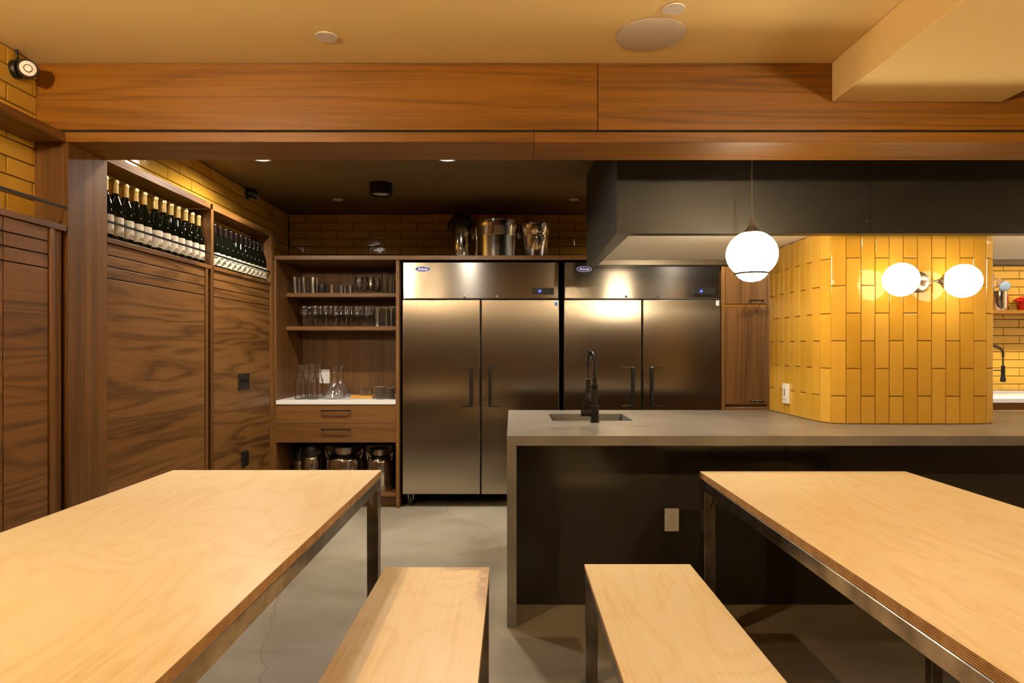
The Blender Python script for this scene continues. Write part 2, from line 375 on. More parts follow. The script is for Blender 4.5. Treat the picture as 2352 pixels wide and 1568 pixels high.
def add_prism(bm, poly, axis, a0, a1):
    """poly: 2-D points in the two other axes (in XYZ order), extruded along axis from a0 to a1"""
    def mk(p, a):
        if axis == 'X': return (a, p[0], p[1])
        if axis == 'Y': return (p[0], a, p[1])
        return (p[0], p[1], a)
    A = [bm.verts.new(mk(p, a0)) for p in poly]; B = [bm.verts.new(mk(p, a1)) for p in poly]; n = len(poly)
    bm.faces.new(A); bm.faces.new(list(reversed(B)))
    for k in range(n): bm.faces.new((A[k], B[k], B[(k+1) % n], A[(k+1) % n]))
    bmesh.ops.recalc_face_normals(bm, faces=bm.faces)
def prism(name, poly, axis, a0, a1, m, parent=None):
    bm = bmesh.new(); add_prism(bm, poly, axis, a0, a1); return put(name, bm, m, parent)
def sphere(name, r, m, parent, at, sx=1, sy=1, sz=1, seg=32):
    prof = [(r*math.sin(PI*k/16), -r*math.cos(PI*k/16)*sz) for k in range(1, 16)]
    return lathe(name, prof, m, parent, at, seg, sx, sy)
def text(name, body, size, m, parent, at, rot=(PI/2, 0, 0), shear=0.0, extrude=0.0006, bold=0.0, align='CENTER', sx=1.0):
    cu = bpy.data.curves.new(name, 'FONT'); cu.body = body; cu.size = size; cu.extrude = extrude; cu.shear = shear; cu.offset = bold
    cu.align_x = align; cu.align_y = 'CENTER'; cu.resolution_u = 3
    t = bpy.data.objects.new(name, cu); C.objects.link(t)
    dg = bpy.context.evaluated_depsgraph_get(); me = bpy.data.meshes.new_from_object(t.evaluated_get(dg))
    bpy.data.objects.remove(t); me.name = name; me.materials.clear(); me.materials.append(m)
    M4 = Matrix.Translation(Vector(at)-(base_of(parent) if parent else Vector((0, 0, 0)))) @ Euler(rot).to_matrix().to_4x4() @ Matrix.Diagonal((sx, 1, 1, 1))
    me.transform(M4)
    o = bpy.data.objects.new(name, me); C.objects.link(o); o.parent = parent
    return o
TILE_CACHE = {}
def tile_mesh(w, h, d=0.009):
    k = (round(w, 4), round(h, 4))
    if k not in TILE_CACHE:
        bm = bmesh.new(); add_box(bm, -w/2, w/2, -d, 0, -h/2, h/2)
        front = [e for e in bm.edges if all(v.co.y < -d/2 for v in e.verts)]
        bmesh.ops.bevel(bm, geom=front, offset=0.005, segments=2, affect='EDGES', profile=0.6)
        me = bpy.data.meshes.new('tile'); bm.normal_update(); bm.to_mesh(me); bm.free(); me.materials.append(TILE)
        TILE_CACHE[k] = me
    return TILE_CACHE[k]
def put_tile(parent, p, rz, w, h):
    if w < 0.012 or h < 0.012: return
    o = bpy.data.objects.new('tile', tile_mesh(w, h)); C.objects.link(o); o.parent = parent
    o.location = Vector(p)-base_of(parent); o.rotation_euler = (random.uniform(-.004, .004), random.uniform(-.004, .004), rz)
PW, PH, GAP = 0.0777, 0.3047, 0.0046
def run_tiles(parent, a0, a1, z0, z1, place, ph_a=0.0, ztop=True):
    """running-bond courses hung from z1 downward; place(a, z) -> (point, rz)"""
    row = 0; zt = z1
    while zt > z0+0.01:
        zb = max(z0, zt-PW)
        off = ph_a+(PH/2 if row % 2 else 0.0)
        k = math.floor((a0-off)/PH)
        while off+k*PH < a1-0.005:
            s, e = max(a0, off+k*PH), min(a1, off+(k+1)*PH)
            p, rz = place((s+e)/2, (zb+zt)/2)
            put_tile(parent, p, rz, e-s-GAP, zt-zb-GAP)
            k += 1
        zt -= PW; row += 1
# ------------------------------------------------------------------ the setting
XL, XR, YF, YB, ZC = -2.145, 5.6, -6.2, 6.28, 2.62
tag(box('floor', XL-0.1, XR+0.1, YF-0.1, YB+0.1, -0.06, 0, CONC, bev=0), 'polished grey concrete floor with hairline cracks', kind='structure')
tag(box('ceiling', XL-0.1, XR+0.1, YF-0.1, 3.06, ZC, ZC+0.08, CREAM, bev=0), 'cream painted ceiling over the plywood tables', kind='structure')
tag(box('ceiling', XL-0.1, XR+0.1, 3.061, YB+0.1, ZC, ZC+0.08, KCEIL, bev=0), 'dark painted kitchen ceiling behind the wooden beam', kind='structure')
sof = tag(box('ceiling_soffit', 1.444, 2.21, YF, 2.948, 2.443, ZC-0.001, CREAM, bev=0.002), 'cream boxed soffit dropped below the dining ceiling', kind='structure')
wl = tag(box('wall_left', XL-0.10, XL-0.009, YF, YB, 0, ZC, GROUT, bev=0), 'ochre tiled wall above the walnut wine cabinets', kind='structure')
run_tiles(wl, 0.9, 2.95, 1.88, ZC-0.004, lambda a, z: ((XL-0.009, a, z), PI/2), ph_a=0.03)
run_tiles(wl, 3.17, 6.27, 1.88, ZC-0.004, lambda a, z: ((XL-0.009, a, z), PI/2), ph_a=0.11)
wb = tag(box('wall_back', XL-0.1, XR+0.1, YB, YB+0.1, 0, ZC, GROUT, bev=0), 'ochre tiled back wall behind the refrigerators', kind='structure')
run_tiles(wb, XL, 1.80, 2.10, ZC-0.004, lambda a, z: ((a, YB, z), 0.0), ph_a=XL-0.145)
run_tiles(wb, 3.35, XR, 0.92, ZC-0.004, lambda a, z: ((a, YB, z), 0.0), ph_a=XL-0.145)
tag(box('wall_right', XR, XR+0.1, YF, YB, 0, ZC, CREAM2, bev=0), 'plain cream wall beyond the island', kind='structure')
tag(box('wall_front', XL-0.1, XR+0.1, YF-0.1, YF, 0, ZC, WALZ, bev=0), 'plain walnut wall opposite the kitchen', kind='structure')

# walnut beam fascia
beam = tag(box('trim_1', XL-0.008, XR, 2.972, 3.15, 2.31, ZC-0.002, WALX, bev=0), 'walnut veneered beam across the kitchen opening', kind='structure')
for a, b in ((XL-0.008, 0.386), (0.389, 3.1), (3.103, XR)):
    box('fascia_panel', a, b, 2.95, 2.9715, 2.317, ZC-0.002, WALX, beam, 0.0012)
# casing of the opening: head boards and jamb
head = tag(box('trim_2', XL+0.02, XR, 2.94, 3.16, 2.2945, 2.3095, DARK, bev=0), 'walnut head casing below the beam', kind='structure')
for a, b in ((-2.002, 0.098), (0.100, 2.7), (2.702, XR)):
    box('casing_board', a, b, 2.91, 3.19, 2.25, 2.294, WALX, head, 0.0015)
jamb = tag(box('trim_3', -2.002, -1.977, 2.91, 3.19, 0, 2.2495, WALZ, bev=0.0015), 'walnut jamb lining at the side of the opening', kind='structure')
box('return_panel', XL, -2.003, 2.932, 3.18, 0, 2.2935, WALZ, jamb, 0.001)

# ------------------------------------------------------------------ walnut wine cabinets along the wall
XF = -1.985
def wine_bay(y0, y1, label, stile_at=None, bead=True, grooves=(), door_y=None):
    t = thing('wine_cabinet', (XL+0.07, (y0+y1)/2, 0), label, 'cabinet', 'walnut cabinets lining the wall')
    box('carcass', XL+0.001, XF-0.016, y0, y1, 0, 1.849, WALZ, t, 0)
    box('shelf_board', XL+0.001, XF+0.008, y0, y1, 1.85, 1.875, WALY, t, 0.0015)
    box('top_board', XL+0.001, XF, y0, y1, 2.248, 2.290, WALY, t, 0.0015)
    d0, d1 = door_y or (y0+0.008, y1-0.085)
    cuts = [d0]+list(grooves)+[d1]
    for a, b in zip(cuts[:-1], cuts[1:]):
        for z0, z1 in ((1.7925, 1.846), (1.7355, 1.7865), (1.6775, 1.7295)):
            box('slat', XF-0.016, XF, a+0.0025, b-0.0025, z0, z1, WALY, t, 0.001)
        box('door_panel', XF-0.016, XF, a+0.0025, b-0.0025, 0.09, 1.6715, WALY, t, 0.001)
    box('toe_kick', XF-0.03, XF-0.015, y0, y1, 0, 0.085, BLACKPL, t, 0)
    if bead: box('bead', XF-0.016, XF+0.006, d1+0.006, d1+0.034, 0, 1.849, WALZ, t, 0.001)
    if stile_at:
        box('divider', XL+0.001, XF+0.004, stile_at, stile_at+0.036, 0, 2.247, WALZ, t, 0.001)
    return t
wine_bay(3.192, 4.299, 'walnut cabinet with gold-capped bottles in its top niche', None, True, door_y=(3.200, 4.218))
wine_bay(4.337, 5.3575, 'walnut cabinet with dark-capped bottles in its top niche', None, False, door_y=(4.345, 5.352))
dv = tag(box('divider_panel', XL+0.001, XF+0.004, 4.2995, 4.3365, 0, 2.247, WALZ, None, 0.001), 'upright walnut board between the two wine niches', 'panel')
dv2 = tag(box('end_panel', XL+0.001, XF+0.002, 5.3585, 5.4285, 0, 2.290, WALZ, None, 0.001), 'upright walnut board closing the far wine niche', 'panel')
box('end_stile', XF+0.0021, XF+0.008, 5.3600, 5.4275, 0, 2.247, WALZ, dv2, 0.001)
wine_bay(0.9, 2.90, 'walnut cabinet under the amber tiles in front of the opening', None, True, grooves=(1.02, 1.53, 2.04, 2.547), door_y=(0.91, 2.795))
def rail(y0, y1, label):
    t = tag(box('shelf_rail', XF-0.004, XF+0.002, y0, y1, 1.950, 1.962, BLACK, None, 0.001), label, 'rail')
    return t
rail(0.9, 2.909, 'flat steel rail across the amber tiled niche')
rail(3.191, 4.298, 'flat steel rail in front of the gold-capped bottles')
rail(4.338, 5.357, 'flat steel rail in front of the dark-capped bottles')

# bottles
def make_bottle(capsule):
    t = thing('wine_bottle', (0, 0, 0), 'x', 'bottle')
    gold = capsule == 'gold'
    hgt = 0.318 if gold else 0.300
    r = 0.0398
    prof = [(0.030, 0), (r, 0.004), (r, 0.150), (0.037, 0.172), (0.030, 0.200), (0.0195, 0.228), (0.0155, 0.245), (0.0145, hgt-0.018), (0.0165, hgt-0.016), (0.0165, hgt-0.002), (0.013, hgt)]
    lathe('bottle_glass', prof, BOTTLE, t, seg=28, world=False)
    if gold:
        lathe('capsule', [(0.0168, hgt-0.068), (0.0160, hgt-0.02), (0.0178, hgt-0.018), (0.0180, hgt-0.003), (0.0155, hgt+0.0012)], GOLD, t, seg=24, world=False)
    else:
        lathe('capsule', [(0.0168, hgt-0.060), (0.0160, hgt-0.02), (0.0176, hgt-0.016), (0.0178, hgt-0.003), (0.0150, hgt+0.001)], WAX, t, seg=24, world=False)
    z0, z1 = (0.028, 0.126) if gold else (0.018, 0.105)
    bm = bmesh.new(); cols = []
    for k in range(19):
        a = -PI*0.30+PI*1.05*(k/18.0-0.5)
        c = [bm.verts.new(((r+0.0006)*math.cos(a), (r+0.0006)*math.sin(a), z)) for z in (z0, z1)]
        cols.append(c)
    for a, b in zip(cols[:-1], cols[1:]): bm.faces.new((a[0], b[0], b[1], a[1]))
    lb = put('label', bm, LABEL1 if gold else LABEL2, t, True, world=False)
    # printed masthead on the label: a bold strip of lettering
    bm = bmesh.new(); a0 = -PI*0.30
    zs = (0.098, 0.105) if gold else (0.066, 0.080)
    for w in (((-0.30, -0.24), (-0.21, -0.15), (-0.13, -0.07), (-0.05, 0.0), (0.03, 0.09)) if gold else ((-0.52, -0.36), (-0.32, -0.2), (-0.16, -0.04), (0.0, 0.14), (0.18, 0.32), (0.36, 0.5))):
        prev = None
        for k in range(3):
            a = a0+w[0]+(w[1]-w[0])*k/2.0
            c = [bm.verts.new(((r+0.0010)*math.cos(a), (r+0.0010)*math.sin(a), z)) for z in zs]
            if prev: bm.faces.new((prev[0], c[0], c[1], prev[1]))
            prev = c
    put('lettering', bm, INK, lb, True, world=False)
    if gold:
        bm = bmesh.new()
        rr = [bm.verts.new(((r+0.0010)*math.cos(a0-0.62+0.22*math.cos(q)), (r+0.0010)*math.sin(a0-0.62+0.22*math.cos(q)), 0.106+0.010*math.sin(q))) for q in [2*PI*k/12 for k in range(12)]]
        bm.faces.new(rr); put('crest', bm, GOLD, lb, False, world=False)
    return t
ORD = ['first', 'second', 'third', 'fourth', 'fifth', 'sixth', 'seventh', 'eighth', 'ninth', 'tenth', 'eleventh', 'twelfth']
def row(proto, spots, lab, group):
    for i, (x, y, rz) in enumerate(spots):
        o = proto if i == 0 else copy_tree(proto)
        o.location = (x, y, 1.8755); o.rotation_euler.z = rz
        o['label'] = lab % ORD[i]; o['group'] = group
g = make_bottle('gold')
row(g, [(-2.043, y, random.uniform(-.15, .15)) for y in (3.275, 3.36, 3.45, 3.54, 3.622, 3.735, 3.825, 3.908, 3.991, 4.082, 4.166, 4.249)],
    'gold-capped wine bottle, %s from the jamb in the near niche', 'gold-capped bottles in the near niche')
g = make_bottle('dark')
row(g, [(-2.04, y, random.uniform(-.1, .1)) for y in (4.472, 4.557, 4.645, 4.733, 4.819, 4.906, 4.994, 5.075, 5.155, 5.2355, 5.3165)],
    'dark-capped wine bottle, %s from the divider in the far niche', 'dark-capped bottles in the far niche')

# black switch plates on the far wine cabinet
t = tag(box('switch_plate', XF, XF+0.006, 4.73, 4.925, 1.025, 1.145, BLACKPL, None, 0.001), 'black switch plate on the far walnut cabinet panel', 'switch')
for y in (4.775, 4.828, 4.88): box('toggle', XF+0.006, XF+0.016, y-0.005, y+0.005, 1.082, 1.105, BLACK, t, 0.001)
t = tag(box('outlet_cover', XF, XF+0.018, 4.79, 4.87, 0.455, 0.575, BLACKPL, None, 0.002), 'small black outlet cover low on the walnut panel', 'outlet')
box('flap', XF+0.018, XF+0.026, 4.797, 4.863, 0.515, 0.565, BLACK, t, 0.001)
box('flap', XF+0.018, XF+0.026, 4.797, 4.863, 0.462, 0.510, BLACK, t, 0.001)

# ------------------------------------------------------------------ open shelving unit left of the refrigerators
UX0, UX1, UY0, UY1 = -1.965, -0.938, 5.432, 6.20
t = thing('shelving_unit', ((UX0+UX1)/2, 5.8, 0), 'tall walnut open shelving unit with two drawers beside refrigerator', 'shelving')
box('side_panel', UX0-0.018, UX0+0.002, UY0, UY1, 0, 2.063, WALZ, t, 0.001)
box('side_panel', UX1-0.028, UX1, UY0, UY1, 0, 2.063, WALZ, t, 0.001)
box('back_panel', UX0+0.003, UX1-0.029, 6.12, 6.14, 0, 2.063, WALZ, t, 0)
IX0, IX1 = UX0+0.003, UX1-0.029
box('shelf', IX0, IX1, 5.68, 6.119, 1.776, 1.810, WALXD, t, 0.001)
box('shelf', IX0, IX1, 5.68, 6.119, 1.486, 1.520, WALXD, t, 0.001)
for z0, z1 in ((0.706, 0.858), (0.546, 0.703)):
    d = box('drawer', IX0, IX1, UY0, UY0+0.02, z0, z1, WALXD, t, 0.001)
    hz = z1-0.045; hb = bmesh.new()
    xa, xb = X(739, UY0), X(806, UY0)
    add_box(hb, xa, xb, UY0-0.034, UY0-0.024, hz-0.005, hz+0.005, 0.001)
    for x in (xa+0.006, xb-0.006): add_box(hb, x-0.005, x+0.005, UY0-0.026, UY0+0.0005, hz-0.005, hz+0.005, 0)
    put('handle', hb, BLACK, d)
box('drawer_box', IX0, IX1, UY0+0.021, 6.119, 0.545, 0.86, DARK, t, 0)
box('bottom_board', IX0, IX1, UY0+0.002, 6.119, 0.095, 0.118, WALXD, t, 0.001)
box('toe_kick', IX0, IX1, UY0+0.07, UY0+0.09, 0, 0.094, WALXD, t, 0)
tag(box('countertop', IX0, IX1, UY0-0.008, 6.118, 0.862, 0.896, WHITESTONE, None, 0.002), 'white stone counter in the open shelving unit', 'countertop')
tag(box('long_shelf', XL+0.17, 2.75, UY0-0.006, 6.26, 2.065, 2.100, WALXD, None, 0.0015), 'long walnut shelf running above the refrigerators', 'shelf')
o = tag(box('wall_outlet', X(733, 6.1), X(756, 6.1), 6.112, 6.1195, Z(880, 6.12), Z(848, 6.12), WHITEPL, None, 0.001), 'white outlet plate behind the glass carafes', 'outlet')
for zz in (1.065, 1.11):
    for dx in (-0.022, 0.022):
        for s in (-0.004, 0.004): box('slot', X(744.5, 6.1)+dx+s-0.0012, X(744.5, 6.1)+dx+s+0.0012, 6.1105, 6.1122, zz-0.22+0.18, zz-0.22+0.19, SLOT, o, 0)

# ------------------------------------------------------------------ refrigerators
FY = 5.45
def fridge(x0, x1, label, digits, sticker):
    t = thing('refrigerator', ((x0+x1)/2, FY+0.4, 0), label, 'refrigerator', 'stainless reach-in refrigerators')
    box('cabinet', x0+0.006, x1-0.006, FY+0.055, 6.26, 0.125, 2.050, BRUSHED, t, 0.002)
    # header with rolled ends
    bm = bmesh.new(); add_box(bm, x0+0.004, x1-0.004, FY+0.004, FY+0.054, 1.742, 2.050, 0.006); bm.normal_update(); box_uv(bm)
    hd = put('header_panel', bm, HEADER, t)
    mid = (x0+x1)/2
    for s, (a, b) in ((-1, (x0, mid-0.0055)), (1, (mid+0.0055, x1))):
        d = box('door', a, b, FY, FY+0.050, 0.112, 1.735, BRUSHED, t, 0.005)
        # dark pocket pull
        hx = mid+s*0.066; arm = mid+s*0.168; z0, z1 = 0.842, 1.172
        hb = bmesh.new()
        add_box(hb, min(hx, hx+s*0.025), max(hx, hx+s*0.025), FY-0.030, FY-0.0005, z0, z1, 0.004)
        for zz, sg in ((z0, 1), (z1, -1)):
            add_prism(hb, [(hx+s*0.02, zz), (arm, zz+sg*0.001), (arm, zz+sg*0.006), (hx+s*0.02, zz+sg*0.012)], 'Y', FY-0.022, FY-0.0005)
        put('handle', hb, BLACK, d)
        pl = box('pull_plate', min(hx+s*0.026, arm), max(hx+s*0.026, arm), FY-0.002, FY-0.0002, z0+0.013, z1-0.013, BRUSHED, d, 0)
        kx = mid+s*0.134
        lathe('key_lock', [(0.011, 0), (0.011, 0.004), (0.008, 0.006)], POLISH, t, (kx, FY+0.004, 1.760), 16, mat4=Matrix.Rotation(PI/2, 4, 'X'))
        lathe('keyhole', [(0.005, 0), (0.005, 0.0005)], SLOT, t, (kx, FY-0.0023, 1.760), 10, mat4=Matrix.Rotation(PI/2, 4, 'X'))
    box('mullion', mid-0.005, mid+0.005, FY+0.03, FY+0.054, 0.125, 1.735, DARK, t, 0)
    box('gasket', x0+0.01, x1-0.01, FY+0.03, FY+0.054, 1.7352, 1.7418, DARK, t, 0)
    # oval badge
    bx, bz = x0+0.170, 1.990
    R = Matrix.Rotation(PI/2, 4, 'X')
    bd = lathe('badge', [(1, 0), (1, 0.002)], BADGEW, t, (bx, FY+0.0035, bz), 36, sx=0.064, sy=0.024, mat4=R, smooth=False)
    lathe('badge_field', [(1, 0), (1, 0.0008)], BLUE, bd, (bx, FY+0.0012, bz), 36, sx=0.060, sy=0.0205, mat4=R, smooth=False)
    text('badge_text', 'Atosa', 0.034, BADGEW, bd, (bx, FY-0.0001, bz), shear=0.15, bold=0.0006, sx=1.05)
    # temperature display
    dx1 = x1-0.045; dx0 = dx1-0.182
    ds = box('display', dx0, dx1, FY-0.001, FY+0.0045, Z(676, FY), Z(661, FY), BLACKPL, t, 0.0005)
    dz = Z(668.5, FY)
    lathe('display_glow', [(0.017, 0), (0.017, 0.0003)], LEDHALO, ds, (dx0+0.064, FY-0.0012, dz), 20, mat4=R, smooth=False)
    text('display_digits', digits, 0.026, LEDBLUE, ds, (dx0+0.064, FY-0.0022, dz), extrude=0.0003, bold=0.0006, shear=0.1)
    lathe('indicator', [(0.004, 0), (0.004, 0.0003)], LEDGREEN, ds, (dx1-0.042, FY-0.0012, dz), 12, mat4=R, smooth=False)
    st = box('sticker', x1-0.040, x1-0.012, FY-0.0008, FY-0.0001, 1.683, 1.728, BADGEW if sticker else GREYST, t, 0)
    box('sticker_panel', x1-0.038, x1-0.014, FY-0.0014, FY-0.0008, 1.685, 1.713, BLUEST if sticker else GREYST, st, 0)
    for cx in (x0+0.06, x1-0.06):
        for cy in (FY+0.10, 6.15):
            w = lathe('caster', [(0.012, -0.016), (0.052, -0.014), (0.054, 0), (0.052, 0.014), (0.012, 0.016)], BLACKPL, t, (cx, cy, 0.0545), 24, mat4=Matrix.Rotation(PI/2, 4, 'Y'))
            bm = bmesh.new()
            for s in (-1, 1): add_prism(bm, [(cy-0.045, 0.124), (cy+0.03, 0.124), (cy+0.012, 0.045), (cy-0.012, 0.045)], 'X', cx+s*0.020, cx+s*0.024)
            add_box(bm, cx-0.03, cx+0.03, cy-0.045, cy+0.04, 0.112, 0.1245)
            put('fork', bm, POLISH, w)
    return t
fridge(-0.916, 0.394, 'stainless double-door refrigerator beside the open shelving unit', '35', True)
fridge(0.433, 1.741, 'stainless double-door refrigerator behind the island faucet', '36', False)

# tall cabinets right of the refrigerators
def tall_cabinet(x0, x1, label):
    t = thing('tall_cabinet', ((x0+x1)/2, 5.8, 0), label, 'cabinet', 'tall walnut cabinets')
    box('carcass', x0, x1, FY+0.021, 6.26, 0, 2.063, WALZ, t, 0.001)
    box('stile', x0, x0+0.028, FY, FY+0.0205, 0, 2.063, WALZ, t, 0.001)
    box('stile', x1-0.03, x1, FY, FY+0.0205, 0, 2.063, WALZ, t, 0.001)
    a, b = x0+0.031, x1-0.033
    for z0, z1, hz in ((1.700, 2.040, 1.727), (0.862, 1.668, 0.891), (0.10, 0.835, 0.805)):
        d = box('door', a, b, FY, FY+0.020, z0, z1, WALZ, t, 0.001)
        hb = bmesh.new(); xa, xb = b-0.145, b-0.030
        add_box(hb, xa, xb, FY-0.034, FY-0.024, hz-0.005, hz+0.005, 0.001)
        for x in (xa+0.006, xb-0.006): add_box(hb, x-0.005, x+0.005, FY-0.026, FY-0.0005, hz-0.005, hz+0.005)
        put('handle', hb, BLACK, d)
    box('rail', x0+0.029, x1-0.031, FY+0.002, FY+0.02, 1.671, 1.697, WALX, t, 0)
    return t
tall_cabinet(1.749, 2.158, 'tall walnut cabinet standing against the second refrigerator')
tall_cabinet(2.162, 2.75, 'tall walnut cabinet hidden mostly behind the tiled pillar')

# ------------------------------------------------------------------ kitchen island
IXL, IXR, IY0, IY1, IZ = -0.024, 4.3, 3.11, 4.40, 0.914
SX0, SX1, SY0, SY1 = 0.232, 0.699, 3.762, 4.152
t = thing('kitchen_island', (2.1, 3.75, 0), 'long black kitchen island with grey waterfall stone top', 'island')
bm = bmesh.new()
zt0, zt1 = IZ-0.046, IZ
for x0, x1, y0, y1 in ((IXL, SX0, IY0, IY1), (SX1, IXR, IY0, IY1), (SX0, SX1, IY0, SY0), (SX0, SX1, SY1, IY1)):
    add_box(bm, x0, x1, y0, y1, zt0, zt1)
bmesh.ops.remove_doubles(bm, verts=bm.verts, dist=1e-5)
top = put('stone_top', bm, STONE, t)
box('waterfall_end', IXL, IXL+0.046, IY0, IY1, 0, zt0-0.0005, STONE, t, 0.0015)
box('front_panel', IXL+0.0465, 1.42, 3.39, 3.41, 0.004, zt0-0.001, ISLAND, t, 0.0005)
box('front_panel', 1.422, 2.90, 3.39, 3.41, 0.004, zt0-0.001, ISLAND, t, 0.0005)
box('front_panel', 2.902, IXR-0.0465, 3.39, 3.41, 0.004, zt0-0.001, ISLAND, t, 0.0005)
box('waterfall_end', IXR-0.046, IXR, IY0, IY1, 0, zt0-0.0005, STONE, t, 0.0015)
box('back_panel', IXL+0.0465, IXR-0.0465, 4.36, 4.38, 0.09, zt0-0.001, WALZ, t, 0.0005)
# sink
t = thing('sink', ((SX0+SX1)/2, (SY0+SY1)/2, IZ-0.25), 'steel undermount sink let into the grey island top', 'sink')
bm = bmesh.new(); w = 0.002
for a in ((SX0-0.004, SX1+0.004, SY0-0.006, SY0-0.001), (SX0-0.004, SX1+0.004, SY1+0.001, SY1+0.006), (SX0-0.006, SX0-0.001, SY0-0.004, SY1+0.004), (SX1+0.001, SX1+0.006, SY0-0.004, SY1+0.004)):
    add_box(bm, *a, IZ-0.25, zt0-0.001)
add_box(bm, SX0-0.006, SX1+0.006, SY0-0.006, SY1+0.006, IZ-0.255, IZ-0.25)
put('basin', bm, mat('dark_sink_steel', (0.15, 0.13, 0.10), 0.35, 0.8), t)
lathe('drain', [(0.04, 0), (0.045, 0.004), (0.02, 0.001)], POLISH, t, ((SX0+SX1)/2, (SY0+SY1)/2, IZ-0.2495), 20)

# spring faucets
def faucet(at, d, label, k=1.0):
    t = thing('kitchen_faucet', at, label, 'faucet')
    ax, ay, az = at; dx, dy = d
    def P(o, z): return (ax+dx*o*k, ay+dy*o*k, az+z*k)
    lathe('base', [(0.026*k, 0), (0.026*k, 0.004*k), (0.0225*k, 0.006*k), (0.0225*k, 0.085*k), (0.0235*k, 0.088*k), (0.0235*k, 0.092*k), (0.015*k, 0.094*k)], BLACK, t, at)
    lathe('column', [(0.015*k, 0.09*k), (0.015*k, 0.185*k), (0.018*k, 0.188*k), (0.018*k, 0.213*k), (0.0125*k, 0.215*k), (0.0125*k, 0.255*k)], BLACK, t, at)
    path = [P(0, 0.25), P(0, 0.29), P(0, 0.33)]
    R0 = 0.068
    for q in range(1, 13):
        a = PI*q/12; path.append(P(R0-R0*math.cos(a), 0.335+R0*math.sin(a)*0.95))
    path.append(P(2*R0, 0.31))
    tube('hose', path+[P(2*R0, 0.27), P(2*R0, 0.235)], 0.0065*k, BLACKPL, t, 8)
    # coil
    pts = [Vector(p) for p in path]; seg = [(pts[i+1]-pts[i]).length for i in range(len(pts)-1)]; tot = sum(seg)
    side = Vector((-dy, dx, 0)); coil = []; turns = 22; n = turns*9
    for i in range(n+1):
        s = tot*i/n; j = 0
        while j < len(seg)-1 and s > seg[j]: s -= seg[j]; j += 1
        f = s/seg[j]; p = pts[j].lerp(pts[j+1], f); tdir = (pts[j+1]-pts[j]).normalized(); nn = tdir.cross(side).normalized()
        a = 2*PI*turns*i/n; coil.append(p+(side*math.cos(a)+nn*math.sin(a))*0.0135*k)
    tube('spring', coil, 0.0022*k, BLACK, t, 5)
    hp = P(2*R0, 0)
    lathe('spray_head', [(0.011*k, 0.24*k), (0.0145*k, 0.236*k), (0.0150*k, 0.15*k), (0.0165*k, 0.142*k), (0.0200*k, 0.136*k), (0.0200*k, 0.108*k), (0.016*k, 0.105*k)], BLACK, t, hp, 20)
    arm = bmesh.new(); add_tube(arm, [P(0.012, 0.2), P(2*R0-0.014, 0.2)], 0.005*k, 8); put('dock_arm', arm, BLACK, t, True)
    v = tube('valve', [(ax-0.015*k, ay, az+0.052*k), (ax-0.078*k, ay, az+0.052*k)], 0.0195*k, BLACK, t, 16)
    tube('lever', [(ax-0.068*k, ay, az+0.07*k), (ax-0.068*k, ay, az+0.143*k)], 0.005*k, BLACK, v, 8)
    return t
fa = Vector((-0.16, 1.0)).normalized()
faucet((0.468, 3.690, IZ), (fa.x, fa.y), 'black spring-neck faucet on the island beside the sink')

# outlets
def duplex(name, x, y, z, w, h, label, ny=-1):
    o = tag(box(name, x-w/2, x+w/2, y-0.007, y-0.0003, z-h/2, z+h/2, WHITEPL, None, 0.0015), label, 'outlet')
    f = box('receptacle', x-w*0.24, x+w*0.24, y-0.0085, y-0.007, z-h*0.29, z+h*0.29, WHITEPL, o, 0.0003)
    for zz in (z-h*0.14, z+h*0.14):
        for s in (-1, 1): box('slot', x+s*w*0.085-0.001, x+s*w*0.085+0.001, y-0.0092, y-0.0084, zz+0.001, zz+0.009, SLOT, f, 0)
        lathe('ground_hole', [(0.0022, 0), (0.0022, 0.0007)], SLOT, f, (x, y-0.0085, zz-0.006), 10, mat4=Matrix.Rotation(PI/2, 4, 'X'), smooth=False)
    return o
duplex('wall_outlet', X(1542.5, 3.39), 3.39, Z(1193, 3.39), 0.074, 0.118, 'cream double outlet on the black island front')

# ------------------------------------------------------------------ tiled pillar on the island
pil = thing('pillar', (2.25, 4.0, IZ), 'rounded pillar of upright ochre tiles on the island', None, None, 'structure')
PZ0, PZ1 = IZ+0.0005, 1.985
pts = []
p = Vector((1.733, 4.398))
angs = [90]*8+[84, 68, 25, 5]+[0]*8+[-10, -31, -60, -82]+[-90]*7
path2 = [p.copy()]
for a in angs:
    r = math.radians(a); p = p+Vector((math.cos(r), -math.sin(r)))*PW; path2.append(p.copy())
core = [(q.x, q.y) for q in path2]
cin = []
for i, q in enumerate(path2):
    a = math.radians(angs[min(i, len(angs)-1)]); n = Vector((-math.sin(a), -math.cos(a)))
    cin.append((q.x-n.x*0.009, q.y-n.y*0.009))
prism('core', cin, 'Z', PZ0, PZ1, PILGROUT, pil)
for i, a in enumerate(angs):
    r = math.radians(a); c = (path2[i]+path2[i+1])/2; n = Vector((-math.sin(r), -math.cos(r)))
    rz = -r
    half = (i-12) % 2 == 0
    z = PZ0
    hs = [PH/2] if half else []
    while True:
        h = hs.pop(0) if hs else PH
        z1 = min(z+h, PZ1)
        if z1-z > 0.01:
            b = c-n*0.009
            put_tile(pil, (b.x, b.y, (z+z1)/2), rz, PW-0.003, z1-z-0.003)
        z = z1
        if z >= PZ1-1e-4: break
# light switch on the pillar side
sw = tag(box('light_switch', 1.7195, 1.732, 4.07, 4.155, Z(925, 4.14), Z(880, 4.14), WHITEPL, None, 0.0015), 'white rocker switch on the side of the tiled pillar', 'switch')
box('rocker', 1.7145, 1.7195, 4.09, 4.135, Z(915, 4.14), Z(890, 4.14), WHITEPL, sw, 0.001)
box('slider', 1.7140, 1.7150, 4.107, 4.118, Z(908, 4.14), Z(892, 4.14), SLOT, sw, 0)

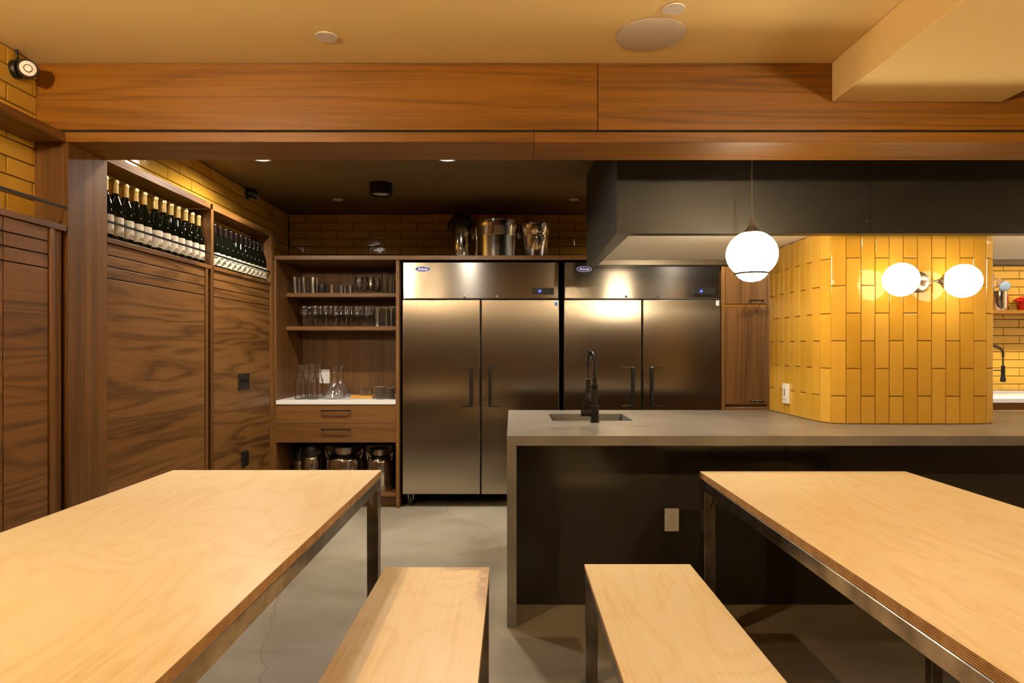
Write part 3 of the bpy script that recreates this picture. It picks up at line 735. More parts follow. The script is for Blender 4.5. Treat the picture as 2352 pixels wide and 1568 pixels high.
# ------------------------------------------------------------------ range hood
HX0, HX1, HY0, HY1, HZ = 0.562, 4.4, 3.50, 4.93, 1.946
t = thing('range_hood', (2.4, 4.2, HZ), 'wide blackened-steel hood hanging over the island', 'hood')
HT = ZC-0.002
for a, b in ((HX0, 1.920), (1.9215, 3.28), (3.2815, HX1)): box('front_panel', a, b, HY0, HY0+0.004, HZ, HT, HOODSTEEL, t, 0)
box('back_panel', HX0, HX1, HY1-0.004, HY1, HZ, HT, HOODSTEEL, t, 0)
for x in (HX0, HX1-0.004): box('side_panel', x, x+0.004, HY0+0.0045, HY1-0.0045, HZ, HT, HOODSTEEL, t, 0)
fl = 0.075
bm = bmesh.new()
for a in ((HX0+0.004, HX1-0.004, HY0+0.0042, HY0+fl), (HX0+0.004, HX1-0.004, HY1-fl, HY1-0.0042), (HX0+0.0042, HX0+fl, HY0+fl, HY1-fl), (HX1-fl, HX1-0.0042, HY0+fl, HY1-fl)):
    add_box(bm, *a, HZ, HZ+0.004)
put('bottom_flange', bm, HOODSTEEL, t)
bm = bmesh.new()
for a in ((HX0+fl-0.004, HX1-fl+0.004, HY0+fl-0.004, HY0+fl), (HX0+fl-0.004, HX1-fl+0.004, HY1-fl, HY1-fl+0.004), (HX0+fl-0.004, HX0+fl, HY0+fl, HY1-fl), (HX1-fl, HX1-fl+0.004, HY0+fl, HY1-fl)):
    add_box(bm, *a, HZ+0.004, 1.986)
put('inner_lip', bm, NICKEL, t)
box('liner', HX0+fl-0.003, HX1-fl+0.003, HY0+fl-0.003, HY1-fl+0.003, 1.987, 1.990, LINER, t, 0)
for x in (0.85, 1.30, 3.1):
    pk = lathe('puck_light', [(0.034, 0), (0.034, -0.006), (0.026, -0.009)], NICKEL, t, (x, 3.655, 1.9865), 24)
    lathe('puck_lens', [(0.025, -0.0092), (0.025, -0.0102)], emit('hood_puck_glow', GLOBE, 5.0), pk, (x, 3.655, 1.9865), 24, smooth=False)
    ld = bpy.data.lights.new('hood_puck_beam', 'SPOT'); ld.energy = 14; ld.color = GLOBE; ld.spot_size = math.radians(160); ld.spot_blend = 0.8; ld.shadow_soft_size = 0.025
    lo = bpy.data.objects.new('hood_puck_beam', ld); C.objects.link(lo); lo.parent = t; lo.location = Vector((x, 3.655, 1.972))-t.location
rv = lambda p, ax: lathe('rivet', [(0.0035, 0), (0.0025, 0.002)], POLISH, t, p, 8, mat4=Matrix.Rotation(PI/2 if ax == 'Y' else -PI/2, 4, 'X' if ax == 'Y' else 'Y'))
for x in (HX0+0.018, 1.903):
    for z in (2.318, 2.168, 2.013): rv((x, HY0-0.0001, z), 'Y')
for y in (HY0+0.02, HY1-0.02):
    for z in (2.168, 2.013): rv((HX0-0.0001, y, z), 'X')

# ------------------------------------------------------------------ pendant lamp and wall sconce
CAPM = mat('cap_bronze', (0.10, 0.075, 0.055), 0.5); CORDM = mat('cord_grey', (0.12, 0.10, 0.08), 0.7)
def pendant(px, py, label):
    t = thing('pendant_lamp', (px, py, 1.66), label, 'lamp', 'opal globe pendants')
    pz = 1.812
    GR = 0.127
    prof = [(GR*math.sin(a), -GR*0.93*math.cos(a)) for a in [math.radians(q) for q in range(38, 166, 8)]]
    lathe('globe', prof, OPAL, t, (px, py, pz), 40, cap0=True, cap1=True)
    lathe('lower_bowl', [(0.012, -0.140), (0.04, -0.134), (0.062, -0.120), (0.078, -0.100), (0.078, -0.096)], OPAL, t, (px, py, pz), 32)
    lathe('trim_ring', [(0.080, -0.1045), (0.086, -0.103), (0.086, -0.0955), (0.080, -0.094)], BLACK, t, (px, py, pz), 36, cap0=False, cap1=False)
    lathe('cap', [(0.052, 0.104), (0.050, 0.110), (0.030, 0.128), (0.017, 0.148), (0.009, 0.172), (0.005, 0.20), (0.003, 0.215)], CAPM, t, (px, py, pz), 28)
    tube('cord', [(px, py, pz+0.21), (px, py, ZC-0.02)], 0.0028, CORDM, t, 6)
    lathe('ceiling_rose', [(0.05, -0.02), (0.05, -0.001)], BLACK, t, (px, py, ZC), 24)
pendant(1.227, 3.34, 'opal globe pendant hanging in front of the black hood')
pendant(3.35, 3.34, 'opal globe pendant over the island beyond the tiled pillar')

t = thing('wall_sconce', (2.30, 3.60, 1.70), 'twin globe sconce with nickel arms on the tiled pillar', 'lamp')
wx, wy, wz = 2.222, 3.597, Z(648, 3.58)
RX = Matrix.Rotation(PI/2, 4, 'X')
lathe('backplate', [(0.056, 0), (0.056, 0.020), (0.050, 0.024)], NICKEL, t, (wx, wy-0.012, wz), 32, mat4=RX)
for s, gx, gy, gz in ((-1, 2.046, 3.435, Z(642, 3.435)), (1, 2.372, 3.435, Z(645, 3.435))):
    tip = Vector((gx, gy, gz)); hub = Vector((wx+s*0.01, wy-0.05, wz))
    d = (tip-hub).normalized()
    tube('arm', [(wx, wy-0.03, wz), (wx+s*0.01, wy-0.052, wz), (wx+s*0.03, wy-0.068, wz+0.003), tuple(tip-d*0.085)], 0.0048, NICKEL, t, 8)
    q = Vector((0, 0, 1)).rotation_difference(d).to_matrix().to_4x4()
    lathe('socket_cup', [(0.010, -0.115), (0.012, -0.108), (0.010, -0.106), (0.022, -0.098), (0.040, -0.086), (0.047, -0.079)], NICKEL, t, tuple(tip), 28, mat4=q)
    sphere('globe', 0.088, OPAL_S, t, tuple(tip), sz=1.0)
# ------------------------------------------------------------------ plywood tables and benches
def plank(name, x0, x1, y0, y1, z0, z1, parent, m=None):
    bm = bmesh.new(); add_box(bm, x0, x1, y0, y1, z0, z1, 0.0012); bm.normal_update()
    for f in bm.faces: f.material_index = 0 if abs(f.normal.z) > 0.5 else 1
    return put(name, bm, [m or BIRCH, PLYEDGE], parent)
def table(x0, x1, y0, y1, label):
    t = thing('dining_table', ((x0+x1)/2, (y0+y1)/2, 0), label, 'table', 'plywood dining tables')
    zt = 0.760; th = 0.030; ft = zt-th-0.0006; fh = 0.050
    plank('tabletop', x0, x1, y0, y1, zt-th, zt, t)
    a, b = x0+0.001, x1-0.001
    for xa, xb in ((a, a+0.05), (b-0.05, b)): box('side_rail', xa, xb, y0+0.003, y1-0.003, ft-fh, ft, RAWSTEEL, t, 0.004)
    for ya, yb in ((y0+0.003, y0+0.053), (y1-0.053, y1-0.003)): box('end_rail', a+0.0505, b-0.0505, ya, yb, ft-fh, ft, RAWSTEEL, t, 0.004)
    for xa, xb, s in ((a, a+0.052, 1), (b-0.052, b, -1)):
        for ya, yb, q in ((y0+0.003, y0+0.073, 1), (y1-0.073, y1-0.003, -1)):
            lg = box('leg', xa, xb, ya, yb, 0, ft-fh-0.0005, RAWSTEEL, t, 0.004)
            xi = xb if s > 0 else xa; yi = yb if q > 0 else ya
            zz = ft-fh-0.001
            prism('gusset', [(xi, zz), (xi+s*0.07, zz), (xi, zz-0.07)], 'Y', (ya+yb)/2-0.004, (ya+yb)/2+0.004, RAWSTEEL, lg)
            prism('gusset', [(yi, zz), (yi+q*0.07, zz), (yi, zz-0.07)], 'X', (xa+xb)/2-0.004, (xa+xb)/2+0.004, RAWSTEEL, lg)
            tube('weld_bead', [((xa+xb)/2+0.006, yi+q*0.001, zz-0.002-0.011*k) for k in range(7)], 0.0035, WELD, lg, 6)
    return t
TD = 3.068
table(X(398, TD), X(876, TD), 0.45, TD, 'long birch plywood table in front of the wine cabinets')
table(X(1607, TD-0.03), X(2079, TD-0.03), 0.45, TD-0.03, 'long birch plywood table in front of the island outlet')
def bench(x0, x1, y0, y1, label, zt=0.460, stain=False):
    t = thing('bench', ((x0+x1)/2, (y0+y1)/2, 0), label, 'bench', 'plywood benches')
    th = 0.020; ft = zt-th-0.0006; fh = 0.040
    plank('seat', x0, x1, y0, y1, zt-th, zt, t, stained(BIRCH, (x1-x0)/2, (y1-y0)/2) if stain else None)
    a, b = x0+0.003, x1-0.003
    for xa, xb in ((a, a+0.042), (b-0.042, b)): box('side_rail', xa, xb, y0+0.004, y1-0.004, ft-fh, ft, RAWSTEEL, t, 0.003)
    for ya, yb in ((y0+0.004, y0+0.044), (y1-0.044, y1-0.004)): box('end_rail', a+0.0425, b-0.0425, ya, yb, ft-fh, ft, RAWSTEEL, t, 0.003)
    for xa, xb in ((a, a+0.045), (b-0.045, b)):
        for ya, yb in ((y0+0.004, y0+0.049), (y1-0.049, y1-0.004)): box('leg', xa, xb, ya, yb, 0, ft-fh-0.0005, RAWSTEEL, t, 0.003)
    return t
BD = 2.604
bench(X(884, BD), X(1125, BD), 0.30, BD, 'plywood bench beside the table by the wine cabinets, purple stain on its corner', stain=True)
bench(X(1342, 2.641), X(1585, 2.641), 0.30, 2.641, 'plywood bench with swirling knots beside the table by the island')
table(-1.60, -0.62, -5.6, -2.6, 'rear plywood table on the wine cabinet side, behind the viewpoint')
table(0.88, 1.84, -5.6, -2.6, 'rear plywood table on the island side, behind the viewpoint')
bench(-0.50, -0.09, -3.4, -0.7, 'rear plywood bench on the wine cabinet side, behind the viewpoint')
bench(0.29, 0.71, -3.4, -0.7, 'rear plywood bench on the island side, behind the viewpoint')
bench(1.65, 2.07, 0.60, 2.62, 'bench tucked beyond the island table, only its steel legs showing')

# ------------------------------------------------------------------ glassware and things in the shelving unit
def cup(name, prof_out, wall, label, cat, group, m=GLASS, seg=20):
    """hollow vessel: outer profile up, inner profile down"""
    inner = [(max(r-wall, 0.002), z) for r, z in reversed(prof_out)]
    inner[-1] = (inner[-1][0], prof_out[0][1]+wall*2.0)
    o = lathe(name, list(prof_out)+inner, m, None, seg=seg)
    return tag(o, label, cat, group)
def ordered(fmt, n, rows, start='from the wine cabinets'):
    out = []
    for cnt, rn in rows:
        for i in range(cnt): out.append(fmt % (('last' if False else ORD[i])+' '+start, rn) if cnt > 1 else fmt % ('single one', rn))
    return out
def scatter(o, spots, labels=None):
    for i, (x, y, z) in enumerate(spots):
        c = o if i == 0 else copy_tree(o)
        c.location = (x, y, z); c.rotation_euler.z = random.uniform(0, 1)
        if labels: c['label'] = labels[i]
S1, S2, CT = 1.8105, 1.5205, 0.8965
def px(u, D): return X(u, D)
tum = cup('tall_tumbler', [(0.029, 0), (0.033, 0.002), (0.035, 0.07), (0.037, 0.145)], 0.0016, 'tall clear tumbler clustered at the end of the upper shelf', 'glass', 'tall tumblers on the upper shelf')
scatter(tum, [(px(677, 5.735), 5.735, S1), (px(697.5, 5.735), 5.735, S1), (px(718, 5.735), 5.735, S1), (px(687, 5.83), 5.83, S1), (px(707, 5.83), 5.83, S1), (px(727, 5.83), 5.83, S1)], ordered('tall clear tumbler on the upper shelf, %s in the %s row', 0, ((3, 'front'), (3, 'back'))))
blk = cup('tumbler_holder', [(0.036, 0), (0.038, 0.003), (0.038, 0.078)], 0.002, 'short black cup between tall and short tumblers', 'cup', None, BLACKPL)
scatter(blk, [(px(739, 5.73), 5.73, S1)])
sh = cup('short_tumbler', [(0.030, 0), (0.034, 0.002), (0.037, 0.078)], 0.0018, 'short clear tumbler in the middle of the upper shelf', 'glass', 'short tumblers on the upper shelf')
scatter(sh, [(px(760, 5.73), 5.73, S1), (px(781, 5.73), 5.73, S1), (px(802, 5.73), 5.73, S1), (px(770, 5.84), 5.84, S1), (px(790, 5.84), 5.84, S1)], ordered('short clear tumbler on the upper shelf, %s in the %s row', 0, ((3, 'front'), (2, 'back'))))
SN = [(0.030, 0), (0.031, 0.003), (0.010, 0.010), (0.008, 0.026), (0.020, 0.036), (0.040, 0.062), (0.044, 0.085), (0.039, 0.115), (0.032, 0.150)]
def stem(name, prof, label, group):
    k = len([1 for r, z in prof if z < 0.03]) if name == 'snifter_glass' else 4
    inner = [(max(r-0.0014, 0.001), z) for r, z in reversed(prof[k:])]; inner.append((0.001, prof[k][1]+0.002))
    return tag(lathe(name, prof+inner, GLASS, None, seg=20), label, 'glass', group)
sn = stem('snifter_glass', SN, 'short-stemmed tulip glass on the upper shelf', 'tulip glasses on the upper shelf')
scatter(sn, [(px(825, 5.74), 5.74, S1), (px(851, 5.74), 5.74, S1), (px(838, 5.86), 5.86, S1), (px(864, 5.86), 5.86, S1)], ordered('tulip glass on the upper shelf, %s in the %s row', 0, ((2, 'front'), (2, 'back'))))
tl = cup('pilsner_glass', [(0.030, 0), (0.031, 0.004), (0.024, 0.012), (0.027, 0.06), (0.036, 0.175)], 0.0016, 'tall pilsner glass at the refrigerator end of upper shelf', 'glass', 'pilsner glasses on the upper shelf')
scatter(tl, [(px(885, 5.73), 5.73, S1), (px(895, 5.86), 5.86, S1)], ['tall pilsner glass in front at the refrigerator end of upper shelf', 'tall pilsner glass behind at the refrigerator end of upper shelf'])
WG = [(0.034, 0), (0.035, 0.0015), (0.006, 0.006), (0.0045, 0.014), (0.0045, 0.075), (0.012, 0.083), (0.030, 0.100), (0.0415, 0.125), (0.040, 0.150), (0.034, 0.180)]
wg = stem('wine_glass', WG, 'stemmed wine glass in the rows on the lower shelf', 'wine glasses on the lower shelf')
scatter(wg, [(px(699+24.2*i, 5.735), 5.735, S2) for i in range(7)]+[(px(711+23.6*i, 5.83), 5.83, S2) for i in range(7)]+[(px(703+23.2*i, 5.93), 5.93, S2) for i in range(7)], ordered('wine glass on the lower shelf, %s in the %s row', 0, ((7, 'front'), (7, 'middle'), (7, 'back'))))
ht = cup('highball_glass', [(0.030, 0), (0.032, 0.003), (0.036, 0.168)], 0.0016, 'clear highball glass at the refrigerator end of lower shelf', 'glass', 'highball glasses on the lower shelf')
scatter(ht, [(px(867, 5.73), 5.73, S2), (px(886, 5.73), 5.73, S2), (px(878, 5.83), 5.83, S2), (px(897, 5.85), 5.85, S2), (px(868, 5.93), 5.93, S2), (px(888, 5.95), 5.95, S2)], ordered('highball glass on the lower shelf, %s in the %s row', 0, ((2, 'front'), (2, 'middle'), (2, 'back'))))
CF = [(0.044, 0), (0.048, 0.003), (0.047, 0.14), (0.044, 0.165), (0.032, 0.195), (0.028, 0.22), (0.033, 0.25), (0.042, 0.28), (0.043, 0.292)]
cf = cup('glass_carafe', CF, 0.002, 'waisted clear glass carafe on the white counter', 'carafe', 'glass carafes on the white counter')
scatter(cf, [(px(690, 5.56), 5.56, CT), (px(718, 5.56), 5.56, CT), (px(703, 5.68), 5.68, CT), (px(730, 5.68), 5.68, CT), (px(716, 5.80), 5.80, CT)], ordered('waisted glass carafe on the counter, %s in the %s row', 0, ((2, 'front'), (2, 'middle'), (1, 'back'))))
DC = [(0.060, 0), (0.085, 0.006), (0.096, 0.030), (0.088, 0.055), (0.060, 0.090), (0.034, 0.130), (0.024, 0.165), (0.024, 0.215), (0.032, 0.255), (0.038, 0.275)]
dc = cup('wine_decanter', DC, 0.002, 'wide-based glass decanter in front on the white counter', 'decanter', 'wine decanters', seg=28)
scatter(dc, [(px(768, 5.60), 5.60, CT), (px(783, 5.86), 5.86, CT)], ['wide-based glass decanter in front on the white counter', 'wide-based glass decanter behind the other decanter'])
brd = tag(box('serving_board', px(808, 5.70), px(860, 5.70), 5.64, 5.80, CT, CT+0.022, AMBER, None, 0.004), 'amber wooden board under small glasses on white counter', 'board')
jr = cup('small_jar', [(0.026, 0), (0.028, 0.003), (0.028, 0.062)], 0.002, 'small clear glass standing on the amber board', 'glass', 'small glasses on the amber board')
scatter(jr, [(px(832, 5.70), 5.70, CT+0.0225), (px(848, 5.70), 5.70, CT+0.0225), (px(840, 5.765), 5.765, CT+0.0225)], ['small clear glass on amber board, in front on the decanter side', 'small clear glass on amber board, in front on the dish side', 'small clear glass on amber board, behind the other two'])
for j, (u, D, n, where) in enumerate(((873, 5.60, 8, 'the stack beside the amber board'), (896, 5.62, 7, 'the stack against the side panel'))):
    pr = lathe('small_plate', [(0.030, 0), (0.043, 0.006), (0.048, 0.0115), (0.045, 0.0125), (0.028, 0.004)], PLATE, None, seg=28)
    nm = ['lowest', 'second', 'third', 'fourth', 'fifth', 'sixth', 'seventh', 'top']
    nm = nm[:n-1]+['topmost']
    for i in range(n):
        c = pr if i == 0 else pr.copy()
        if i: C.objects.link(c)
        c.location = (px(u, D)+random.uniform(-.001, .001), D, CT+i*0.0132)
        tag(c, 'grey stoneware dish, %s from the counter in %s' % (nm[i] if i not in (0, n-1) else nm[i], where), 'dish', 'stacked stoneware dishes')

# airpots, milk cans and cartons below the drawers
def airpot(x, y, z, r, h, label):
    t = thing('airpot', (x, y, z), label, 'airpot')
    lathe('body', [(r*0.96, 0), (r, 0.008), (r, h*0.68), (r*0.93, h*0.72)], POLISH, t, (x, y, z), 32)
    lathe('lid', [(r*0.98, h*0.70), (r*1.04, h*0.74), (r*1.02, h*0.90), (r*0.85, h*0.985), (r*0.4, h)], BLACKPL, t, (x, y, z), 32)
    lathe('push_button', [(r*0.30, h), (r*0.28, h*1.012)], BLACK, t, (x, y-0.02, z-0.001), 20)
    box('spout', x+r*0.5, x+r*1.25, y-r*0.85, y-r*0.45, z+h*0.78, z+h*0.86, BLACKPL, t, 0.004)
    hp = [(x-r*0.95, y, z+h*0.93)]+[(x-r*(1.0+0.26*math.sin(PI*k/6)), y-0.01, z+h*(0.93-0.34*k/6)) for k in range(1, 7)]
    tube('handle', hp, 0.009, BLACKPL, t, 8)
    return t
def milk_can(x, y, z, r, h, label):
    t = thing('milk_can', (x, y, z), label, 'can', 'steel milk cans')
    lathe('body', [(r*0.97, 0), (r, 0.01), (r, h*0.66), (r*0.97, h*0.70), (r*0.70, h*0.79), (r*0.60, h*0.82), (r*0.60, h*0.86), (r*0.63, h*0.865), (r*0.63, h*0.885), (r*0.60, h*0.89), (r*0.60, h*0.93), (r*0.52, h*0.93)], POLISH, t, (x, y, z), 36)
    lathe('lid', [(r*0.70, h*0.935), (r*0.73, h*0.945), (r*0.70, h*0.965), (r*0.5, h*0.985), (r*0.25, h)], POLISH, t, (x, y, z), 36)
    for s in (-1, 1):
        tube('handle', [(x+s*r*0.80, y, z+h*0.765), (x+s*r*1.02, y, z+h*0.86), (x+s*r*1.08, y, z+h*0.88), (x+s*r*1.08, y-0.01, z+h*0.84), (x+s*r*0.96, y-0.01, z+h*0.69)], 0.0055, POLISH, t, 8)
    return t
BZ = 0.1185
airpot(px(690, 5.80), 5.80, BZ, 0.058, 0.315, 'small airpot with black lid at the end under the drawers')
airpot(px(716, 5.68), 5.68, BZ, 0.080, 0.385, 'larger airpot with black domed lid under the drawers')
milk_can(px(791, 5.66), 5.66, BZ, 0.150, 0.385, 'broad stainless milk can with lid under the drawers')
milk_can(px(873, 5.62), 5.62, BZ, 0.105, 0.365, 'narrow stainless milk can next to the side panel')
for u0, u1, v, lab in ((684, 724, 1030, 'pale carton behind the airpots'), (748, 792, 1024, 'pale carton behind the broad milk can'), (842, 902, 1022, 'pale printed carton behind the narrow milk can')):
    c = tag(box('carton', px(u0, 5.98), px(u1, 5.98), 5.98, 6.10, BZ, Z(v, 5.98), PAPER, None, 0.001), lab, 'carton')
    box('print_mark', px(u0+(u1-u0)*0.42, 5.98), px(u0+(u1-u0)*0.62, 5.98), 5.979, 5.9798, Z(v+14, 5.98), Z(v+9, 5.98), SLOT, c, 0)

# on the long shelf: airpot, tub and champagne bucket
SZ = 2.1005
airpot(px(1060, 5.78), 5.78, SZ, 0.086, 0.405, 'black-lidded airpot on the shelf above the refrigerators')
def bucket(x, y, z, prof, label, ring_at, ring_r, name, sx=1.0):
    t = thing(name, (x, y, z), label, 'bucket')
    rim = prof[-1]
    inner = [(r-0.003, q) for r, q in reversed(prof)]; inner[-1] = (inner[-1][0], 0.004)
    lathe('shell', prof+inner, POLISH, t, (x, y, z), 40, sx=sx)
    lathe('rim', [(rim[0]-0.004, rim[1]-0.006), (rim[0]+0.004, rim[1]-0.004), (rim[0]+0.004, rim[1]+0.003), (rim[0]-0.004, rim[1]+0.004)], POLISH, t, (x, y, z), 40, sx=sx, cap0=False, cap1=False)
    for ax, ay, nx, ny in ring_at:
        c = Vector((x+ax, y+ay, z+rim[1]*0.68)); tx = Vector((-ny, nx, 0))
        lg = lathe('lug', [(0.014, 0), (0.012, 0.012), (0.004, 0.016)], POLISH, t, tuple(c), 14, mat4=Vector((0, 0, 1)).rotation_difference(Vector((nx, ny, 0))).to_matrix().to_4x4())
        cc = c+Vector((nx, ny, 0))*0.016-Vector((0, 0, ring_r*0.9))
        tube('ring_handle', [cc+tx*math.cos(a)*ring_r+Vector((0, 0, 1))*math.sin(a)*ring_r for a in [2*PI*k/20 for k in range(20)]], 0.0045, POLISH, t, 8, closed=True)
    return t
bx = px(1140, 5.72)
bucket(bx, 5.72, SZ, [(0.185, 0), (0.190, 0.004), (0.191, 0.19), (0.192, 0.20), (0.194, 0.205), (0.193, 0.25), (0.198, 0.262), (0.198, 0.325)],
       'wide stainless beverage tub on the shelf above the refrigerators', [(-0.188, -0.05, -0.96, -0.28), (0.188, -0.05, 0.96, -0.28)], 0.032, 'beverage_tub')
bx = px(1229, 5.70)
bucket(bx, 5.70, SZ, [(0.100, 0), (0.104, 0.005), (0.118, 0.20), (0.121, 0.215), (0.128, 0.225), (0.130, 0.30)],
       'stainless champagne bucket with ring handle beside the tub', [(0.035, -0.112, 0.3, -0.954)], 0.036, 'champagne_bucket')

# ------------------------------------------------------------------ back counter at the far end
t = thing('base_cabinet', (4.2, 5.95, 0), 'walnut base cabinet under the white counter past the pillar', 'cabinet')
box('carcass', 2.76, XR-0.01, 5.62, 6.26, 0.0, 0.858, DARK, t, 0)
x = 2.76
while x < XR-0.1:
    x1 = min(x+0.566, XR-0.01)
    d = box('door', x+0.002, x1-0.002, 5.599, 5.619, 0.10, 0.70, WALZ, t, 0.001)
    d = box('drawer', x+0.002, x1-0.002, 5.599, 5.619, 0.704, 0.855, WALX, t, 0.001)
    box('handle', (x+x1)/2-0.06, (x+x1)/2+0.06, 5.575, 5.5985, 0.79, 0.80, BLACK, d, 0.001)
    x = x1
tag(box('countertop', 2.76, XR-0.01, 5.585, 6.265, 0.862, 0.900, WHITESTONE, None, 0.002), 'white stone counter along the back wall past the pillar', 'countertop')
o = tag(box('backsplash', 2.76, XR-0.01, 6.235, 6.265, 0.9005, 0.925, POLISH, None, 0.001), 'thin steel upstand at the back of white counter', 'upstand')
t = thing('wall_shelf', (4.2, 6.1, 1.65), 'walnut wall shelf holding the utensils and red pot', 'shelf')
box('board', 3.36, XR-0.01, 6.0, 6.268, 1.648, 1.680, WALX, t, 0.001)
for x in (3.7, 5.2): box('bracket', x-0.01, x+0.01, 6.05, 6.268, 1.62, 1.6475, BLACK, t, 0.001)
faucet((X(2259, 6.08), 6.08, 0.9008), (0.94, -0.34), 'black spring faucet over the white back counter', 1.12)
t = thing('utensil_crock', (X(2294, 6.10), 6.10, 1.6805), 'steel crock of cooking utensils on the wall shelf', 'crock')
cx, cy, cz = X(2294, 6.10), 6.10, 1.6805
lathe('pot', [(0.070, 0), (0.072, 0.003), (0.072, 0.178), (0.070, 0.18), (0.068, 0.178), (0.068, 0.006)], POLISH, t, (cx, cy, cz), 32)
def utensil(name, dx, dy, lean, L0, head, m, mh):
    b = (cx+dx*0.3, cy+dy*0.3, cz+0.01); e = (cx+dx, cy+dy, cz+L0)
    tube('utensil_handle', [b, e], 0.006, m, t, 8)
    d = (Vector(e)-Vector(b)).normalized(); c = Vector(e)+d*head[1]*0.8
    q = Vector((0, 0, 1)).rotation_difference(d).to_matrix().to_4x4()
    lathe(name, [(head[0]*math.sin(PI*k/8), -head[1]*math.cos(PI*k/8)) for k in range(1, 8)], mh, t, tuple(c), 16, sy=0.3, mat4=q)
utensil('spatula_blade', 0.0, -0.045, 0, 0.185, (0.032, 0.04), SPOONW, SILI)
utensil('ladle_bowl', 0.075, 0.02, 0, 0.20, (0.045, 0.045), SPOONW, SILI)
utensil('spoon_bowl', 0.03, 0.03, 0, 0.225, (0.034, 0.045), SPOONW, SPOONW)
utensil('spoon_bowl', -0.02, 0.045, 0, 0.28, (0.022, 0.05), SPOONW, SPOONW)
utensil('whisk_head', -0.055, 0.01, 0, 0.21, (0.022, 0.05), NICKEL, SILI)
t = thing('dutch_oven', (X(2372, 6.12), 6.12, 1.6805), 'red enamel pot with lid on the wall shelf', 'pot')
rx = X(2372, 6.12)
lathe('pot', [(0.105, 0), (0.115, 0.01), (0.128, 0.10), (0.132, 0.108)], RED, t, (rx, 6.12, 1.6805), 36)
ld = lathe('lid', [(0.134, 0.109), (0.132, 0.118), (0.09, 0.140), (0.03, 0.150)], RED, t, (rx, 6.12, 1.6805), 36)
lathe('knob', [(0.010, 0.150), (0.022, 0.168), (0.018, 0.178)], POLISH, ld, (rx, 6.12, 1.6805), 16)
for s in (-1, 1):
    tube('handle', [(rx+s*0.122, 6.09, 1.770), (rx+s*0.160, 6.095, 1.776), (rx+s*0.165, 6.12, 1.777), (rx+s*0.160, 6.145, 1.776), (rx+s*0.122, 6.15, 1.770)], 0.009, RED, t, 8)

# ------------------------------------------------------------------ ceiling fittings and cameras
def disc(x, y, r, label, cat, name, m, th=0.006):
    t = tag(lathe(name, [(r, -0.0005), (r, -th*0.6), (r*0.94, -th), (r*0.3, -th)], m, None, (0, 0, 0), 32, smooth=True), label, cat)
    t.location = (x, y, ZC); return t
disc(X(749, 2.696), 2.696, 0.0445, 'white sprinkler cover disc over the near end of wine-cabinet table', 'cover', 'sprinkler_cover', WHITEPL)
disc(X(1547, 2.475), 2.475, 0.043, 'white sprinkler cover disc beside the ceiling speaker', 'cover', 'sprinkler_cover', WHITEPL)
disc(X(1495, 2.684), 2.684, 0.143, 'large round white speaker grille in the dining ceiling', 'speaker', 'ceiling_speaker', GRILLE, 0.005)
disc(X(776, 5.67), 5.67, 0.046, 'white sprinkler cover disc above the open shelving', 'cover', 'sprinkler_cover', WHITEPL)
disc(X(1318, 5.67), 5.67, 0.043, 'white sprinkler cover disc beside the black hood', 'cover', 'sprinkler_cover', WHITEPL)
t = thing('cylinder_light', (X(875, 5.12), 5.12, ZC), 'black cylinder light mounted on the kitchen ceiling', 'light')
lathe('housing', [(0.088, -0.001), (0.088, -0.085), (0.082, -0.092), (0.074, -0.092), (0.072, -0.07)], BLACK, t, (X(875, 5.12), 5.12, ZC), 36)
lathe('diffuser', [(0.070, -0.078), (0.070, -0.072)], mat('frosted_diffuser', (0.55, 0.5, 0.42), 0.5), t, (X(875, 5.12), 5.12, ZC), 36)
def downlight(x, y, label, w):
    t = thing('recessed_downlight', (x, y, ZC), label, 'light', 'recessed kitchen downlights')
    lathe('trim_ring', [(0.078, -0.0005), (0.076, -0.006), (0.058, -0.008), (0.056, -0.0005)], WHITEPL, t, (x, y, ZC), 36, cap0=False, cap1=False)
    lathe('lens', [(0.055, -0.001), (0.055, -0.003)], DOWNGLOW, t, (x, y, ZC), 36, smooth=False)
    ld = bpy.data.lights.new('downlight_beam', 'SPOT'); ld.energy = w; ld.color = COOL; ld.spot_size = math.radians(165); ld.spot_blend = 0.85; ld.shadow_soft_size = 0.05
    lo = bpy.data.objects.new('downlight_beam', ld); C.objects.link(lo); lo.parent = t; lo.location = (0, 0, -0.02)
for x, y, lab in ((-1.70, 4.42, 'round recessed downlight above the near wine niche'), (-1.70, 3.55, 'recessed downlight just behind the walnut beam by the jamb'), (-0.44, 4.42, 'round recessed downlight in the middle of kitchen ceiling'),
                  (1.50, 5.17, 'recessed downlight behind the hood above the second refrigerator'), (2.6, 5.20, 'recessed downlight behind the hood near the tall cabinets'), (3.9, 5.28, 'recessed downlight behind the hood over the back counter'), (4.9, 5.28, 'recessed downlight at the far end of the kitchen')):
    downlight(x, y, lab, DOWN_W*(0.24 if y < 4 else 1.0))
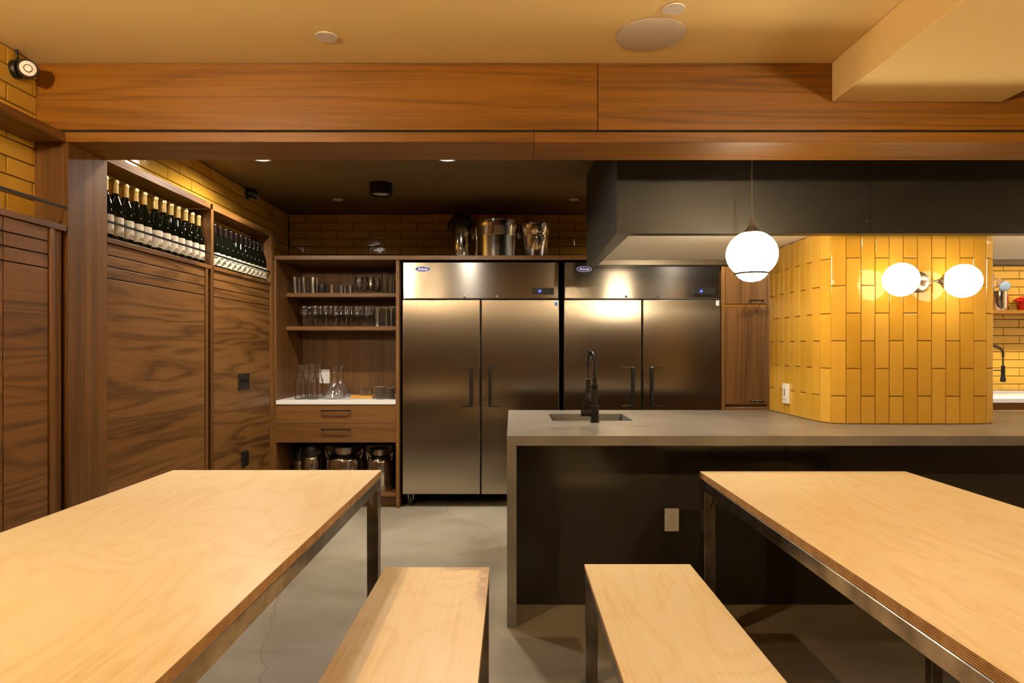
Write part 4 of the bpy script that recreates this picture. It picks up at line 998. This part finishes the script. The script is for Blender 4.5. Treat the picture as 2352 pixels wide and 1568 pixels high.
def sec_camera(x, y, z, d, label, r=0.036):
    t = thing('security_camera', (x, y, z), label, 'camera')
    d = Vector(d).normalized()
    lathe('base', [(0.040, 0), (0.040, 0.012), (0.034, 0.02)], BLACKPL, t, (XL, y, z), 28, mat4=Matrix.Rotation(PI/2, 4, 'Y'))
    c = Vector((x, y, z))
    tube('bracket', [(XL+0.015, y, z), tuple(c)], 0.022, BLACKPL, t, 14)
    q = Vector((0, 0, 1)).rotation_difference(d).to_matrix().to_4x4()
    lathe('housing', [(r*0.8, -0.045), (r, -0.038), (r*1.08, 0.036), (r*1.02, 0.042)], BLACKPL, t, tuple(c), 28, mat4=q)
    lathe('face_ring', [(r*0.86, 0.043), (r*0.84, 0.046)], WHITEPL, t, tuple(c), 28, mat4=q, smooth=False)
    lathe('lens_ring', [(r*0.46, 0.0462), (r*0.46, 0.0470)], SLOT, t, tuple(c), 24, mat4=q, smooth=False)
    lathe('lens', [(r*0.38, 0.0471), (r*0.36, 0.049)], WHITEPL, t, tuple(c), 24, mat4=q, smooth=False)
    tube('cable', [(XL+0.012, y, z+0.03), (XL+0.010, y-0.006, ZC-0.002)], 0.006, BLACKPL, t, 6)
    return t
sec_camera(XL+0.050, 2.82, Z(160, 2.82), (0.62, -0.70, -0.18), 'black camera with white face beside the dining ceiling corner')
sec_camera(XL+0.045, 5.28, Z(445, 5.28), (0.75, 0.55, -0.2), 'small black camera high on the kitchen tiles', 0.030)

# ------------------------------------------------------------------ dining lamps (above the frame), plus two unseen rear ones added as fill
for x, y, lab in ((-1.70, -3.4, 'added fill lamp at the rear of the dining room by the tiles'), (1.30, -3.4, 'added fill lamp at the rear of the dining room'), (-1.70, 0.95, 'bare globe ceiling lamp above the table by the wine cabinets'), (1.68, 0.95, 'bare globe ceiling lamp below the boxed soffit')):
    zc = 2.443 if 1.444 < x < 2.21 else ZC
    t = thing('ceiling_lamp', (x, y, zc), lab, 'lamp', 'globe ceiling lamps')
    lathe('canopy', [(0.055, -0.001), (0.055, -0.012), (0.03, -0.02)], BLACK, t, (x, y, zc), 28)
    zl = 2.33
    lathe('stem', [(0.012, zl+0.028-zc), (0.012, -0.015)], BLACK, t, (x, y, zc), 14)
    sphere('bulb_globe', 0.03, (DINEGLOW if x < 0 else DINEGLOW2) if y > 0 else REARFILL, t, (x, y, zl))
